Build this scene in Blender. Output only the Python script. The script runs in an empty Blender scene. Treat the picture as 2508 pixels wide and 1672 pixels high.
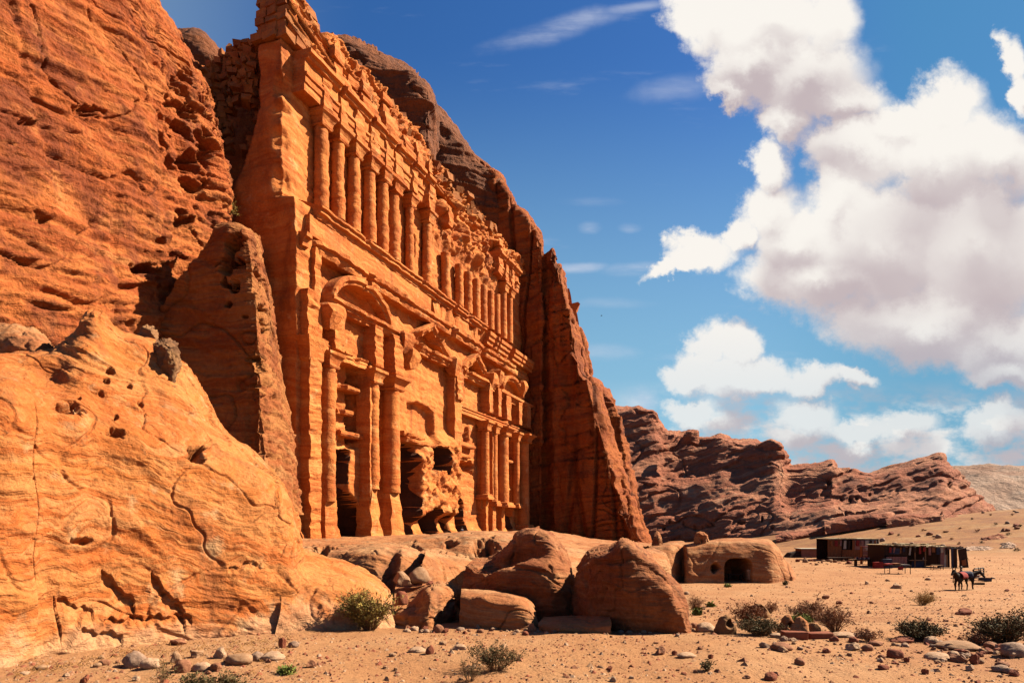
import bpy, bmesh, math, random
import numpy as np
from mathutils import Vector, Matrix
random.seed(7)
S = bpy.context.scene
COL = S.collection
# ---------------------------------------------------------------- camera
FPX, CX, HY, CZ = 1600.0, 1254.0, 1280.0, 2.0       # photo-pixel focal length, centre, horizon line, eye height
cam = bpy.data.cameras.new('camera'); camo = bpy.data.objects.new('camera', cam); COL.objects.link(camo)
camo.location = (0, 0, CZ); camo.rotation_euler = (math.radians(90), 0, 0)
cam.sensor_width = 36.0; cam.lens = 36.0*FPX/2508.0
cam.shift_y = (HY-836.0)/2508.0
cam.clip_start = 0.1; cam.clip_end = 20000
S.camera = camo
# ---------------------------------------------------------------- exposure
S.view_settings.view_transform = 'Standard'; S.view_settings.look = 'None'
S.view_settings.exposure = 1.95; S.view_settings.gamma = 1.0; S.view_settings.use_curve_mapping = False
S.render.engine = 'CYCLES'
S.cycles.max_bounces = 4; S.cycles.diffuse_bounces = 2; S.cycles.glossy_bounces = 2; S.cycles.transparent_max_bounces = 6
S.cycles.use_denoising = True
# ---------------------------------------------------------------- sun
SUN_EL = math.radians(41); SUN_AZ = math.radians(14)    # azimuth from +X towards +Y
sdir = Vector((math.cos(SUN_EL)*math.cos(SUN_AZ), math.cos(SUN_EL)*math.sin(SUN_AZ), math.sin(SUN_EL)))
sl = bpy.data.lights.new('sun', 'SUN'); sl.energy = 5.0; sl.angle = math.radians(0.5); sl.color = (1.0, 0.88, 0.70)
so = bpy.data.objects.new('sun', sl); COL.objects.link(so); so.rotation_euler = sdir.to_track_quat('Z', 'Y').to_euler()
so.location = (60, 10, 80)
# ---------------------------------------------------------------- world: sky texture with cumulus
W = bpy.data.worlds.new('World'); S.world = W; W.use_nodes = True
nt = W.node_tree; nt.nodes.clear()
def N(nt, t, **kw):
    n = nt.nodes.new(t)
    for k, v in kw.items(): setattr(n, k, v)
    return n
def inp(nt, sock, v):
    if hasattr(v, 'is_output'): nt.links.new(v, sock)
    elif v is not None: sock.default_value = v
def M(nt, op, a, b=None, c=None, clamp=False):
    n = N(nt, 'ShaderNodeMath', operation=op); n.use_clamp = clamp
    inp(nt, n.inputs[0], a)
    if b is not None: inp(nt, n.inputs[1], b)
    if c is not None: inp(nt, n.inputs[2], c)
    return n.outputs[0]
def VM(nt, op, a, b=None, s=None):
    n = N(nt, 'ShaderNodeVectorMath', operation=op); inp(nt, n.inputs[0], a)
    if b is not None: inp(nt, n.inputs[1], b)
    if s is not None: inp(nt, n.inputs['Scale'], s)
    return n.outputs['Value'] if op in ('LENGTH', 'DOT_PRODUCT', 'DISTANCE') else n.outputs['Vector']
def SS(nt, x, a, b):
    n = N(nt, 'ShaderNodeMapRange', interpolation_type='SMOOTHSTEP'); inp(nt, n.inputs['Value'], x)
    n.inputs['From Min'].default_value = a; n.inputs['From Max'].default_value = b
    return n.outputs['Result']
def NOI(nt, vec, scale, detail=4, rough=0.55, dist=0.0):
    n = N(nt, 'ShaderNodeTexNoise'); inp(nt, n.inputs['Vector'], vec)
    n.inputs['Scale'].default_value = scale; n.inputs['Detail'].default_value = detail
    n.inputs['Roughness'].default_value = rough; n.inputs['Distortion'].default_value = dist
    return n
def MIX(nt, f, a, b, blend='MIX'):
    n = N(nt, 'ShaderNodeMix', data_type='RGBA', blend_type=blend)
    inp(nt, n.inputs[0], f); inp(nt, n.inputs[6], a); inp(nt, n.inputs[7], b)
    return n.outputs[2]
ALB = 0.38
def rgb(c): return (c[0]*ALB, c[1]*ALB, c[2]*ALB, 1.0)

BLOBS = [  # cloud masses, as azimuth/elevation tangents (photo pixels), radii
 (1740,20,115,95),(1880,50,170,120),(2020,30,95,115),(1850,150,125,85),(1985,185,150,110),(2075,235,105,60),(1930,290,75,65),(1800,215,55,35),
 (2310,255,100,85),(2200,300,95,75),(2110,370,130,105),(2300,390,190,140),(2440,400,110,110),(2060,500,80,110),
 (1870,395,62,62),(1865,500,95,95),(1950,580,140,110),(1800,575,52,50),(2150,590,250,170),(2390,610,220,200),(2000,690,220,100),
 (2250,770,270,110),(2450,830,190,100),(1720,620,85,45),(1650,650,75,22),(2492,150,42,75),(2508,240,36,55),
 (1740,845,62,75),(1810,850,48,62),(1700,915,85,42),(1840,930,150,52),(1970,945,115,42),(2085,940,60,34),(2480,905,130,55),
 (1690,1010,75,40),(1985,1040,85,55),(2110,1070,80,35),(2210,1055,85,50),(2430,1045,90,60)]
g = bpy.data.node_groups.new('cloud_density', 'ShaderNodeTree')
g.interface.new_socket('P', in_out='INPUT', socket_type='NodeSocketVector')
g.interface.new_socket('D', in_out='OUTPUT', socket_type='NodeSocketFloat')
gi = N(g, 'NodeGroupInput'); go = N(g, 'NodeGroupOutput')
acc = None
for (bx, by, rx, ry) in BLOBS:
    c = ((bx-CX)/FPX, (HY-by)/FPX, 0)
    v = VM(g, 'SUBTRACT', gi.outputs[0], c)
    v = VM(g, 'MULTIPLY', v, (FPX/rx, FPX/ry, 0))
    l = VM(g, 'LENGTH', v)
    acc = l if acc is None else M(g, 'SMOOTH_MIN', acc, l, 0.22)
g.links.new(M(g, 'SUBTRACT', 1.0, acc), go.inputs[0])

g2 = bpy.data.node_groups.new('cloud_mass', 'ShaderNodeTree')
g2.interface.new_socket('P', in_out='INPUT', socket_type='NodeSocketVector'); g2.interface.new_socket('D', in_out='OUTPUT', socket_type='NodeSocketFloat')
gi2 = N(g2, 'NodeGroupInput'); go2 = N(g2, 'NodeGroupOutput'); acc = None
for (bx, by, rx, ry) in [(1800,60,190,150),(1960,90,170,180),(1950,230,170,110),(2200,400,230,180),(2390,380,170,170),(2120,560,300,190),(2380,620,260,240),(2200,740,330,150),(2450,820,220,130),(1880,480,120,150),(1780,610,150,60),(2492,170,50,110),(1780,870,140,85),(1930,935,230,62),(2480,905,130,55),(2040,1055,190,60),(1700,1010,80,40),(2400,1050,160,60)]:
    v = VM(g2, 'MULTIPLY', VM(g2, 'SUBTRACT', gi2.outputs[0], ((bx-CX)/FPX, (HY-by)/FPX, 0)), (FPX/rx, FPX/ry, 0))
    l = VM(g2, 'LENGTH', v); acc = l if acc is None else M(g2, 'SMOOTH_MIN', acc, l, 0.6)
g2.links.new(M(g2, 'SUBTRACT', 1.0, acc), go2.inputs[0])
tc = N(nt, 'ShaderNodeTexCoord')
sep = N(nt, 'ShaderNodeSeparateXYZ'); nt.links.new(tc.outputs['Generated'], sep.inputs[0])
ysafe = M(nt, 'MAXIMUM', sep.outputs[1], 0.12)
px_ = M(nt, 'DIVIDE', sep.outputs[0], ysafe); pz_ = M(nt, 'DIVIDE', sep.outputs[2], ysafe)
cmb = N(nt, 'ShaderNodeCombineXYZ'); nt.links.new(px_, cmb.inputs[0]); nt.links.new(pz_, cmb.inputs[1])
P0 = cmb.outputs[0]
n1 = NOI(nt, P0, 7.0, 7, 0.60)
n2 = NOI(nt, P0, 22.0, 7, 0.66)
wv = VM(nt, 'SUBTRACT', n1.outputs['Color'], (0.5, 0.5, 0.5))
wv2 = VM(nt, 'SUBTRACT', n2.outputs['Color'], (0.5, 0.5, 0.5))
Pw = VM(nt, 'ADD', P0, VM(nt, 'SCALE', wv, s=0.13))
Pw = VM(nt, 'ADD', Pw, VM(nt, 'SCALE', wv2, s=0.045))
def dens(P):
    n = N(nt, 'ShaderNodeGroup'); n.node_tree = g; nt.links.new(P, n.inputs[0]); return n.outputs[0]
D0 = M(nt, 'ADD', dens(Pw), M(nt, 'MULTIPLY', M(nt, 'SUBTRACT', n1.outputs['Fac'], 0.5), 0.75))
Dup = dens(VM(nt, 'ADD', Pw, (-0.012, 0.050, 0)))
D0 = M(nt, 'ADD', D0, M(nt, 'MULTIPLY', M(nt, 'SUBTRACT', n2.outputs['Fac'], 0.5), 0.55))
alpha = SS(nt, D0, -0.20, 0.34)
# thin high cloud and a low bank along the horizon
mpw = N(nt, 'ShaderNodeMapping'); nt.links.new(P0, mpw.inputs[0]); mpw.inputs['Scale'].default_value = (1.2, 6.0, 1); mpw.inputs['Rotation'].default_value = (0, 0, -0.18)
cir = NOI(nt, mpw.outputs[0], 2.2, 6, 0.62)
cirf = M(nt, 'MULTIPLY', SS(nt, cir.outputs['Fac'], 0.56, 0.82), 0.42)
mpb = N(nt, 'ShaderNodeMapping'); nt.links.new(P0, mpb.inputs[0]); mpb.inputs['Scale'].default_value = (1.0, 1.9, 1)
bank = NOI(nt, mpb.outputs[0], 11.0, 7, 0.6)
bandf = M(nt, 'MULTIPLY', SS(nt, pz_, 0.225, 0.15), SS(nt, px_, 0.06, 0.30))
bankf = M(nt, 'MULTIPLY', SS(nt, bank.outputs['Fac'], 0.37, 0.60), bandf)
def streak(x, y, rx, ry, ang, amt):
    mpx = N(nt, 'ShaderNodeMapping', vector_type='TEXTURE'); nt.links.new(P0, mpx.inputs[0])
    mpx.inputs['Location'].default_value = ((x-CX)/FPX, (HY-y)/FPX, 0); mpx.inputs['Rotation'].default_value = (0, 0, math.radians(ang)); mpx.inputs['Scale'].default_value = (rx/FPX, ry/FPX, 1)
    q_ = VM(nt, 'ADD', mpx.outputs[0], VM(nt, 'SCALE', wv, s=1.6))
    return M(nt, 'MULTIPLY', M(nt, 'MULTIPLY', SS(nt, VM(nt, 'LENGTH', q_), 1.15, 0.1), SS(nt, cir.outputs['Fac'], 0.30, 0.70)), amt)
for a_ in [(1370, 72, 230, 34, 14, .75), (1560, 20, 120, 16, 10, .5), (1660, 215, 130, 40, 8, .38), (1420, 655, 90, 16, 2, .8), (1560, 655, 100, 20, 4, .75), (1450, 495, 100, 14, 0, .35), (1450, 860, 120, 26, 0, .4), (1500, 740, 130, 16, 0, .25), (1443, 557, 34, 17, 0, .85), (1548, 556, 34, 14, 0, .7), (1560, 985, 60, 42, 0, .8)]:
    cirf = M(nt, 'MAXIMUM', cirf, streak(*a_))
front = SS(nt, sep.outputs[1], 0.14, 0.30)
alpha = M(nt, 'MULTIPLY', alpha, M(nt, 'ADD', 0.72, M(nt, 'MULTIPLY', SS(nt, pz_, 0.15, 0.36), 0.28)))
al = M(nt, 'MULTIPLY', M(nt, 'MAXIMUM', alpha, M(nt, 'MULTIPLY', bankf, 0.85)), front)
# light: bright where little cloud lies above, mauve-grey deep below
n3 = NOI(nt, P0, 4.5, 3, 0.5)
Ps = VM(nt, 'ADD', P0, VM(nt, 'SCALE', VM(nt, 'SUBTRACT', n3.outputs['Color'], (0.5, 0.5, 0.5)), s=0.16))
Ps = VM(nt, 'ADD', Ps, VM(nt, 'SCALE', wv, s=0.06))
mg = N(nt, 'ShaderNodeGroup'); mg.node_tree = g2; nt.links.new(VM(nt, 'ADD', Ps, (-0.030, 0.105, 0)), mg.inputs[0])
Dhi = M(nt, 'MINIMUM', mg.outputs[0], 0.80)
Dnr = dens(VM(nt, 'ADD', Pw, (-0.010, 0.026, 0)))
bil = M(nt, 'SUBTRACT', Dnr, dens(Pw))
thick = M(nt, 'ADD', Dhi, M(nt, 'MULTIPLY', bil, 0.85))
thick = M(nt, 'ADD', thick, M(nt, 'MULTIPLY', M(nt, 'SUBTRACT', n3.outputs['Fac'], 0.5), 0.55))
shade = M(nt, 'MULTIPLY', SS(nt, thick, -0.10, 1.15), 0.95)
ccol = MIX(nt, shade, (0.248, 0.237, 0.222, 1), (0.140, 0.117, 0.122, 1))
sky = N(nt, 'ShaderNodeTexSky', sky_type='NISHITA'); sky.sun_disc = False
sky.sun_elevation = SUN_EL; sky.sun_rotation = math.radians(90)-SUN_AZ
sky.air_density = 1.0; sky.dust_density = 0.4; sky.ozone_density = 2.0; sky.altitude = 900
SKYS = 0.05
hs = N(nt, 'ShaderNodeHueSaturation'); hs.inputs['Saturation'].default_value = 1.32; hs.inputs['Value'].default_value = 0.70; hs.inputs['Hue'].default_value = 0.508
nt.links.new(sky.outputs[0], hs.inputs['Color'])
k = 1.0/SKYS
sc_c = N(nt, 'ShaderNodeMix', data_type='RGBA', blend_type='MULTIPLY'); sc_c.inputs[0].default_value = 1.0
nt.links.new(ccol, sc_c.inputs[6]); sc_c.inputs[7].default_value = (k, k, k, 1)
low = M(nt, 'MULTIPLY', SS(nt, pz_, 0.74, 0.10), 0.74)
skyc = MIX(nt, low, hs.outputs[0], (0.075*k, 0.145*k, 0.172*k, 1))
veil = M(nt, 'MULTIPLY', SS(nt, px_, -0.22, -0.62), 0.40)
skyc = MIX(nt, M(nt, 'MULTIPLY', veil, front), skyc, (0.085*k, 0.125*k, 0.16*k, 1))
teal = M(nt, 'MULTIPLY', SS(nt, px_, 0.28, 0.66), 0.55)
skyc = MIX(nt, M(nt, 'MULTIPLY', teal, front), skyc, (0.020*k, 0.078*k, 0.125*k, 1))
withc = MIX(nt, M(nt, 'MULTIPLY', cirf, front), skyc, (0.17*k, 0.18*k, 0.21*k, 1))
fin = MIX(nt, al, withc, sc_c.outputs[2])
bg = N(nt, 'ShaderNodeBackground'); bg.inputs['Strength'].default_value = SKYS
nt.links.new(fin, bg.inputs['Color'])
wo = N(nt, 'ShaderNodeOutputWorld'); nt.links.new(bg.outputs[0], wo.inputs['Surface'])
W.cycles.sampling_method = 'MANUAL'; W.cycles.sample_map_resolution = 512

# ================================================================ helpers
def PX(x, y, d): return (((x-CX)/FPX*d), d, CZ+(HY-y)/FPX*d)
def pxa(a):
    a = np.asarray(a, float); d = a[..., 2]
    return np.stack([(a[..., 0]-CX)/FPX*d, d, CZ+(HY-a[..., 1])/FPX*d], -1)
def _h(ix, iy, iz, s):
    n = (ix.astype(np.uint32)*np.uint32(374761393) ^ iy.astype(np.uint32)*np.uint32(668265263) ^ iz.astype(np.uint32)*np.uint32(2147483647-2*17) ^ np.uint32((s*1274126177) & 0xffffffff))
    n = (n ^ (n >> np.uint32(13)))*np.uint32(1274126177); n = n ^ (n >> np.uint32(16))
    n = n*np.uint32(2246822519); return n ^ (n >> np.uint32(15))
def noise(P, seed=0):
    P = np.asarray(P, np.float64); f = np.floor(P); i = f.astype(np.int64); t = (P-f)
    u = t*t*t*(t*(t*6-15)+10); r = 0
    for dx in (0, 1):
        for dy in (0, 1):
            for dz in (0, 1):
                h = _h(i[..., 0]+dx, i[..., 1]+dy, i[..., 2]+dz, seed)
                gx = (h & np.uint32(255)).astype(np.float64)/127.5-1; gy = ((h >> np.uint32(8)) & np.uint32(255)).astype(np.float64)/127.5-1; gz = ((h >> np.uint32(16)) & np.uint32(255)).astype(np.float64)/127.5-1
                dot = gx*(t[..., 0]-dx)+gy*(t[..., 1]-dy)+gz*(t[..., 2]-dz)
                w = (u[..., 0] if dx else 1-u[..., 0])*(u[..., 1] if dy else 1-u[..., 1])*(u[..., 2] if dz else 1-u[..., 2])
                r = r+w*dot
    return r
def fbm(P, o=4, seed=0, gain=0.5, ridged=False):
    P = np.asarray(P, float); r = 0; a = 1.0
    for k in range(o):
        n = noise(P*(2.03**k)+k*17.3, seed+k)
        if ridged: n = 0.5-np.abs(n)*1.6
        r = r+a*n; a *= gain
    return r
def worley(P, seed=0):
    f = np.floor(P).astype(np.int64); best = np.full(P.shape[:-1], 9.0); sec = best.copy()
    for dx in (-1, 0, 1):
        for dy in (-1, 0, 1):
            for dz in (-1, 0, 1):
                c = f+np.array([dx, dy, dz]); h = _h(c[..., 0], c[..., 1], c[..., 2], seed)
                q = np.stack([(h & np.uint32(1023)), ((h >> np.uint32(10)) & np.uint32(1023)), ((h >> np.uint32(20)) & np.uint32(1023))], -1).astype(float)/1023.0
                d = np.linalg.norm(c+q-P, axis=-1)
                sec = np.where(d < best, best, np.minimum(sec, d)); best = np.minimum(best, d)
    return best, sec
def sstep(a, b, x):
    t = np.clip((x-a)/(b-a), 0, 1); return t*t*(3-2*t)
def catmull(A, m, axis=0):
    A = np.moveaxis(np.asarray(A, float), axis, 0); n = len(A)
    t = np.linspace(0, n-1, m); i = np.clip(np.floor(t).astype(int), 0, n-2); f = (t-i)
    f = f.reshape((-1,)+(1,)*(A.ndim-1))
    p1 = A[i]; p2 = A[i+1]; p0 = A[np.clip(i-1, 0, n-1)]; p3 = A[np.clip(i+2, 0, n-1)]
    tt = 0.42
    m1 = tt*(p2-p0); m2 = tt*(p3-p1)
    r = (2*f**3-3*f**2+1)*p1+(f**3-2*f**2+f)*m1+(-2*f**3+3*f**2)*p2+(f**3-f**2)*m2
    return np.moveaxis(r, 0, axis)
def gnormals(P, toward=None):
    du = np.gradient(P, axis=1); dv = np.gradient(P, axis=0)
    n = np.cross(du, dv); l = np.linalg.norm(n, axis=-1, keepdims=True); n = n/np.maximum(l, 1e-9)
    if toward is not None:
        m = np.sum(n*(np.asarray(toward)-P), -1).mean()
        if m < 0: n = -n
    return n
def mesh_from(name, V, F, mat=None, smooth=True):
    me = bpy.data.meshes.new(name); V = np.asarray(V, np.float32).reshape(-1, 3)
    if isinstance(F, np.ndarray):
        nf, k = F.shape
        me.vertices.add(len(V)); me.vertices.foreach_set('co', V.ravel())
        me.loops.add(nf*k); me.loops.foreach_set('vertex_index', F.ravel().astype(np.int32))
        me.polygons.add(nf); me.polygons.foreach_set('loop_start', np.arange(0, nf*k, k, dtype=np.int32))
        me.polygons.foreach_set('loop_total', np.full(nf, k, np.int32))
        me.update(calc_edges=True)
    else:
        me.from_pydata([tuple(v) for v in V], [], F); me.update()
    me.polygons.foreach_set('use_smooth', np.full(len(me.polygons), smooth, bool))
    if mat: me.materials.append(mat)
    return me
def grid_faces(nv, nu, wrap=False):
    a = np.arange(nv*nu).reshape(nv, nu)
    if wrap:
        b = np.roll(a, -1, axis=1)
        return np.stack([a[:-1], b[:-1], b[1:], a[1:]], -1).reshape(-1, 4)
    return np.stack([a[:-1, :-1], a[:-1, 1:], a[1:, 1:], a[1:, :-1]], -1).reshape(-1, 4)
def link(name, me, parent=None, loc=None):
    o = bpy.data.objects.new(name, me); COL.objects.link(o)
    if parent is not None: o.parent = parent
    if loc is not None: o.location = loc
    return o
def tag(o, label=None, cat=None, group=None, kind=None):
    if label: o['label'] = label
    if cat: o['category'] = cat
    if group: o['group'] = group
    if kind: o['kind'] = kind
    return o
def empty(name, loc, label, cat, group=None, rz=0):
    o = bpy.data.objects.new(name, None); COL.objects.link(o); o.location = loc; o.rotation_euler = (0, 0, rz); o.empty_display_size = 0.3
    return tag(o, label, cat, group)
def based(name, me, parent=None):
    """object whose origin sits at the base of its mesh"""
    n = len(me.vertices); V = np.empty(n*3, np.float32); me.vertices.foreach_get('co', V); V = V.reshape(-1, 3)
    b = np.array([V[:, 0].mean(), V[:, 1].mean(), V[:, 2].min()], np.float32)
    if parent is not None: b[:] = np.array(parent.matrix_world.translation if False else parent.location, np.float32)
    me.vertices.foreach_set('co', (V-b).ravel()); me.update()
    o = link(name, me, parent)
    if parent is None: o.location = tuple(float(x) for x in b)
    return o

class MB:
    """collects simple shapes into one mesh"""
    def __init__(s): s.v = []; s.f = []
    def add(s, v, f):
        b = len(s.v); s.v += [tuple(p) for p in v]; s.f += [tuple(i+b for i in q) for q in f]
    def box(s, c, size, rot=None, taper=1.0, jit=0.0):
        hx, hy, hz = size[0]/2, size[1]/2, size[2]/2; vs = []
        for z in (-hz, hz):
            t = 1.0 if z < 0 else taper
            for (x, y) in ((-hx, -hy), (hx, -hy), (hx, hy), (-hx, hy)):
                p = Vector((x*t+random.uniform(-jit, jit), y*t+random.uniform(-jit, jit), z+random.uniform(-jit, jit)))
                if rot is not None: p = rot @ p
                vs.append((p.x+c[0], p.y+c[1], p.z+c[2]))
        s.add(vs, [(0, 3, 2, 1), (4, 5, 6, 7), (0, 1, 5, 4), (1, 2, 6, 5), (2, 3, 7, 6), (3, 0, 4, 7)])
    def tube(s, pts, r, n=5, r2=None):
        pts = [Vector(p) for p in pts]; m = len(pts); rings = []
        for i, p in enumerate(pts):
            t = (pts[min(i+1, m-1)]-pts[max(i-1, 0)]); t = t.normalized() if t.length > 1e-9 else Vector((0, 0, 1))
            a = t.cross(Vector((0.3, 0.2, 1))); a = a.normalized() if a.length > 1e-4 else Vector((1, 0, 0)); b = t.cross(a)
            rr = r if r2 is None else r+(r2-r)*i/(m-1)
            rings.append([p+(a*math.cos(2*math.pi*k/n)+b*math.sin(2*math.pi*k/n))*rr for k in range(n)])
        v = [q for ring in rings for q in ring]; f = []
        for i in range(m-1):
            for k in range(n):
                f.append((i*n+k, i*n+(k+1) % n, (i+1)*n+(k+1) % n, (i+1)*n+k))
        f.append(tuple(range(n-1, -1, -1))); f.append(tuple(range((m-1)*n, m*n)))
        s.add(v, f)
    def build(s, name, mat, parent=None, smooth=False, loc=None):
        me = mesh_from(name, s.v, s.f, mat, smooth); return link(name, me, parent, loc)

# ================================================================ materials
def new_mat(name):
    m = bpy.data.materials.new(name); m.use_nodes = True; t = m.node_tree; t.nodes.clear()
    b = N(t, 'ShaderNodeBsdfPrincipled'); o = N(t, 'ShaderNodeOutputMaterial'); t.links.new(b.outputs[0], o.inputs[0])
    b.inputs['Roughness'].default_value = 0.95; b.inputs['Specular IOR Level'].default_value = 0.12
    return m, t, b
def ramp(t, fac, stops):
    r = N(t, 'ShaderNodeValToRGB'); e = r.color_ramp.elements
    while len(e) > 1: e.remove(e[-1])
    e[0].position = stops[0][0]; e[0].color = rgb(stops[0][1])
    for p, c in stops[1:]:
        x = e.new(p); x.color = rgb(c)
    inp(t, r.inputs[0], fac); return r.outputs[0]
def rock_mat(name, bands, patch, dark, scale=1.0, dip=(0.10, 0.16, 1.0), band_f=0.55, patch_f=0.30, dark_amt=0.5, bump=0.35, pale=None, strata_bump=1.0, warp=1.6, fine=1.0):
    m, t, b = new_mat(name)
    geo = N(t, 'ShaderNodeNewGeometry'); P = geo.outputs['Position']
    wn = NOI(t, P, 0.22*scale, 3, 0.5)
    Pw = VM(t, 'ADD', P, VM(t, 'SCALE', VM(t, 'SUBTRACT', wn.outputs['Color'], (0.5, 0.5, 0.5)), s=warp/scale))
    q = VM(t, 'DOT_PRODUCT', Pw, dip)
    cv = N(t, 'ShaderNodeCombineXYZ'); t.links.new(q, cv.inputs[2])
    sx = N(t, 'ShaderNodeSeparateXYZ'); t.links.new(P, sx.inputs[0])
    t.links.new(M(t, 'MULTIPLY', sx.outputs[0], 0.06), cv.inputs[0]); t.links.new(M(t, 'MULTIPLY', sx.outputs[1], 0.06), cv.inputs[1])
    bn = NOI(t, cv.outputs[0], band_f*scale, 7, 0.72)
    col = ramp(t, bn.outputs['Fac'], bands)
    pn = NOI(t, Pw, 0.45*scale, 6, 0.6)
    col = MIX(t, M(t, 'MULTIPLY', SS(t, pn.outputs['Fac'], 0.47, 0.66), patch_f*2), col, rgb(patch))
    # dark desert varnish running down the face
    mp = N(t, 'ShaderNodeMapping'); t.links.new(P, mp.inputs[0]); mp.inputs['Scale'].default_value = (1.0, 1.0, 0.22)
    dn = NOI(t, mp.outputs[0], 0.55*scale, 6, 0.66)
    col = MIX(t, M(t, 'MULTIPLY', SS(t, dn.outputs['Fac'], 0.53, 0.70), dark_amt), col, rgb(dark))
    if pale:
        sn = NOI(t, P, 0.8*scale, 5, 0.65)
        col = MIX(t, M(t, 'MULTIPLY', SS(t, sn.outputs['Fac'], 0.56, 0.72), 0.7), col, rgb(pale))
    if name == 'ochre sandstone':   # salt crust along the foot
        en = NOI(t, P, 1.1, 5, 0.6)
        zc = M(t, 'ADD', sx.outputs[2], M(t, 'MULTIPLY', M(t, 'SUBTRACT', en.outputs['Fac'], 0.5), 1.6))
        col = MIX(t, M(t, 'MULTIPLY', SS(t, zc, 0.50, 0.05), 0.42), col, rgb((0.80, 0.55, 0.32)))
    fn = NOI(t, P, 6.0*scale, 5, 0.7)
    fv = M(t, 'ADD', M(t, 'MULTIPLY', fn.outputs['Fac'], 0.9*fine), 1-0.45*fine)
    sc = N(t, 'ShaderNodeMix', data_type='RGBA', blend_type='MULTIPLY'); sc.inputs[0].default_value = 1
    t.links.new(col, sc.inputs[6]); cc = N(t, 'ShaderNodeCombineColor')
    for k in range(3): t.links.new(fv, cc.inputs[k])
    t.links.new(cc.outputs[0], sc.inputs[7])
    t.links.new(sc.outputs[2], b.inputs['Base Color'])
    # relief: thin beds, lumps, grain
    st = N(t, 'ShaderNodeCombineXYZ'); t.links.new(M(t, 'MULTIPLY', q, 1.0), st.inputs[2])
    t.links.new(M(t, 'MULTIPLY', sx.outputs[0], 0.12), st.inputs[0]); t.links.new(M(t, 'MULTIPLY', sx.outputs[1], 0.12), st.inputs[1])
    s1 = NOI(t, st.outputs[0], 2.6*scale, 5, 0.65); s2 = NOI(t, P, 1.7*scale, 7, 0.65)
    hgt = M(t, 'ADD', M(t, 'MULTIPLY', s1.outputs['Fac'], 0.55*strata_bump), M(t, 'ADD', M(t, 'MULTIPLY', s2.outputs['Fac'], 0.8), M(t, 'MULTIPLY', fn.outputs['Fac'], 0.22)))
    bp = N(t, 'ShaderNodeBump'); bp.inputs['Strength'].default_value = 0.9; bp.inputs['Distance'].default_value = bump/scale
    t.links.new(hgt, bp.inputs['Height']); t.links.new(bp.outputs[0], b.inputs['Normal'])
    return m
ORANGE = [(0.20, (0.40, 0.115, 0.028)), (0.36, (0.56, 0.20, 0.055)), (0.46, (0.64, 0.255, 0.078)), (0.54, (0.50, 0.15, 0.038)), (0.62, (0.66, 0.31, 0.11)), (0.75, (0.37, 0.085, 0.024))]
MAT_CLIFF = rock_mat('cliff sandstone', [(0.22, (0.44, 0.092, 0.020)), (0.36, (0.68, 0.175, 0.038)), (0.46, (0.54, 0.12, 0.026)), (0.53, (0.74, 0.225, 0.055)), (0.61, (0.48, 0.10, 0.023)), (0.72, (0.78, 0.29, 0.085))],
                     (0.27, 0.06, 0.022), (0.15, 0.042, 0.022), scale=0.75, dip=(0.02, -0.22, 1.0), band_f=0.75, patch_f=0.42, dark_amt=0.62, bump=0.45, fine=1.45, pale=(0.82, 0.29, 0.085))
MAT_OUT = rock_mat('ochre sandstone', [(0.24, (0.52, 0.110, 0.022)), (0.36, (0.70, 0.205, 0.042)), (0.45, (0.74, 0.285, 0.085)), (0.52, (0.63, 0.155, 0.030)), (0.60, (0.76, 0.315, 0.105)), (0.72, (0.48, 0.095, 0.022))],
                   (0.60, 0.18, 0.036), (0.34, 0.11, 0.04), scale=2.2, dip=(0.45, -0.25, 1.0), band_f=0.8, dark_amt=0.55, bump=0.26, fine=1.35, pale=(0.70, 0.42, 0.20), strata_bump=1.6, warp=3.2)
ORANGE = [(p, (min(.98, c[0]*1.50), c[1]*1.26, c[2]*1.0)) for p, c in ORANGE]
MAT_TOMB = rock_mat('carved sandstone', ORANGE, (0.60, 0.16, 0.04), (0.30, 0.08, 0.03), scale=1.0, dip=(0.05, 0.05, 1.0), band_f=0.45, pale=(0.92, 0.48, 0.20), dark_amt=0.62, bump=0.20, strata_bump=1.1)
MAT_MASON = rock_mat('masonry sandstone', [(0.3, (0.50, 0.15, 0.045)), (0.5, (0.56, 0.22, 0.07)), (0.7, (0.40, 0.11, 0.035))], (0.38, 0.10, 0.03), (0.16, 0.05, 0.025), scale=1.6, dark_amt=0.5, bump=0.12)
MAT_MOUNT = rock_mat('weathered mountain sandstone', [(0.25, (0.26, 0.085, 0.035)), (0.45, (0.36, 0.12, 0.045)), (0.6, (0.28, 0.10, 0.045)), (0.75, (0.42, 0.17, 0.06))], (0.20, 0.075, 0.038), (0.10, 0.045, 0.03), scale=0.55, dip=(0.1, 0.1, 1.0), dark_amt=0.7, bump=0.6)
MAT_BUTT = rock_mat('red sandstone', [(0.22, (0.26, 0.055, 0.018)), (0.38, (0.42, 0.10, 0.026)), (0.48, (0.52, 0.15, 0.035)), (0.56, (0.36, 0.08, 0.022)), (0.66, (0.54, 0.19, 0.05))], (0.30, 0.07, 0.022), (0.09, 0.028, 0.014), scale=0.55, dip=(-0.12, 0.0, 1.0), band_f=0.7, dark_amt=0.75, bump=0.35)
MAT_FIN = rock_mat('fin sandstone', [(0.22, (0.34, 0.09, 0.026)), (0.38, (0.54, 0.18, 0.05)), (0.48, (0.60, 0.235, 0.07)), (0.56, (0.44, 0.12, 0.032)), (0.66, (0.64, 0.28, 0.095))], (0.40, 0.10, 0.03), (0.14, 0.042, 0.02), scale=0.8, dip=(0.05, 0.05, 1.0), band_f=0.7, dark_amt=0.6, bump=0.4, fine=1.2)
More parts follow.
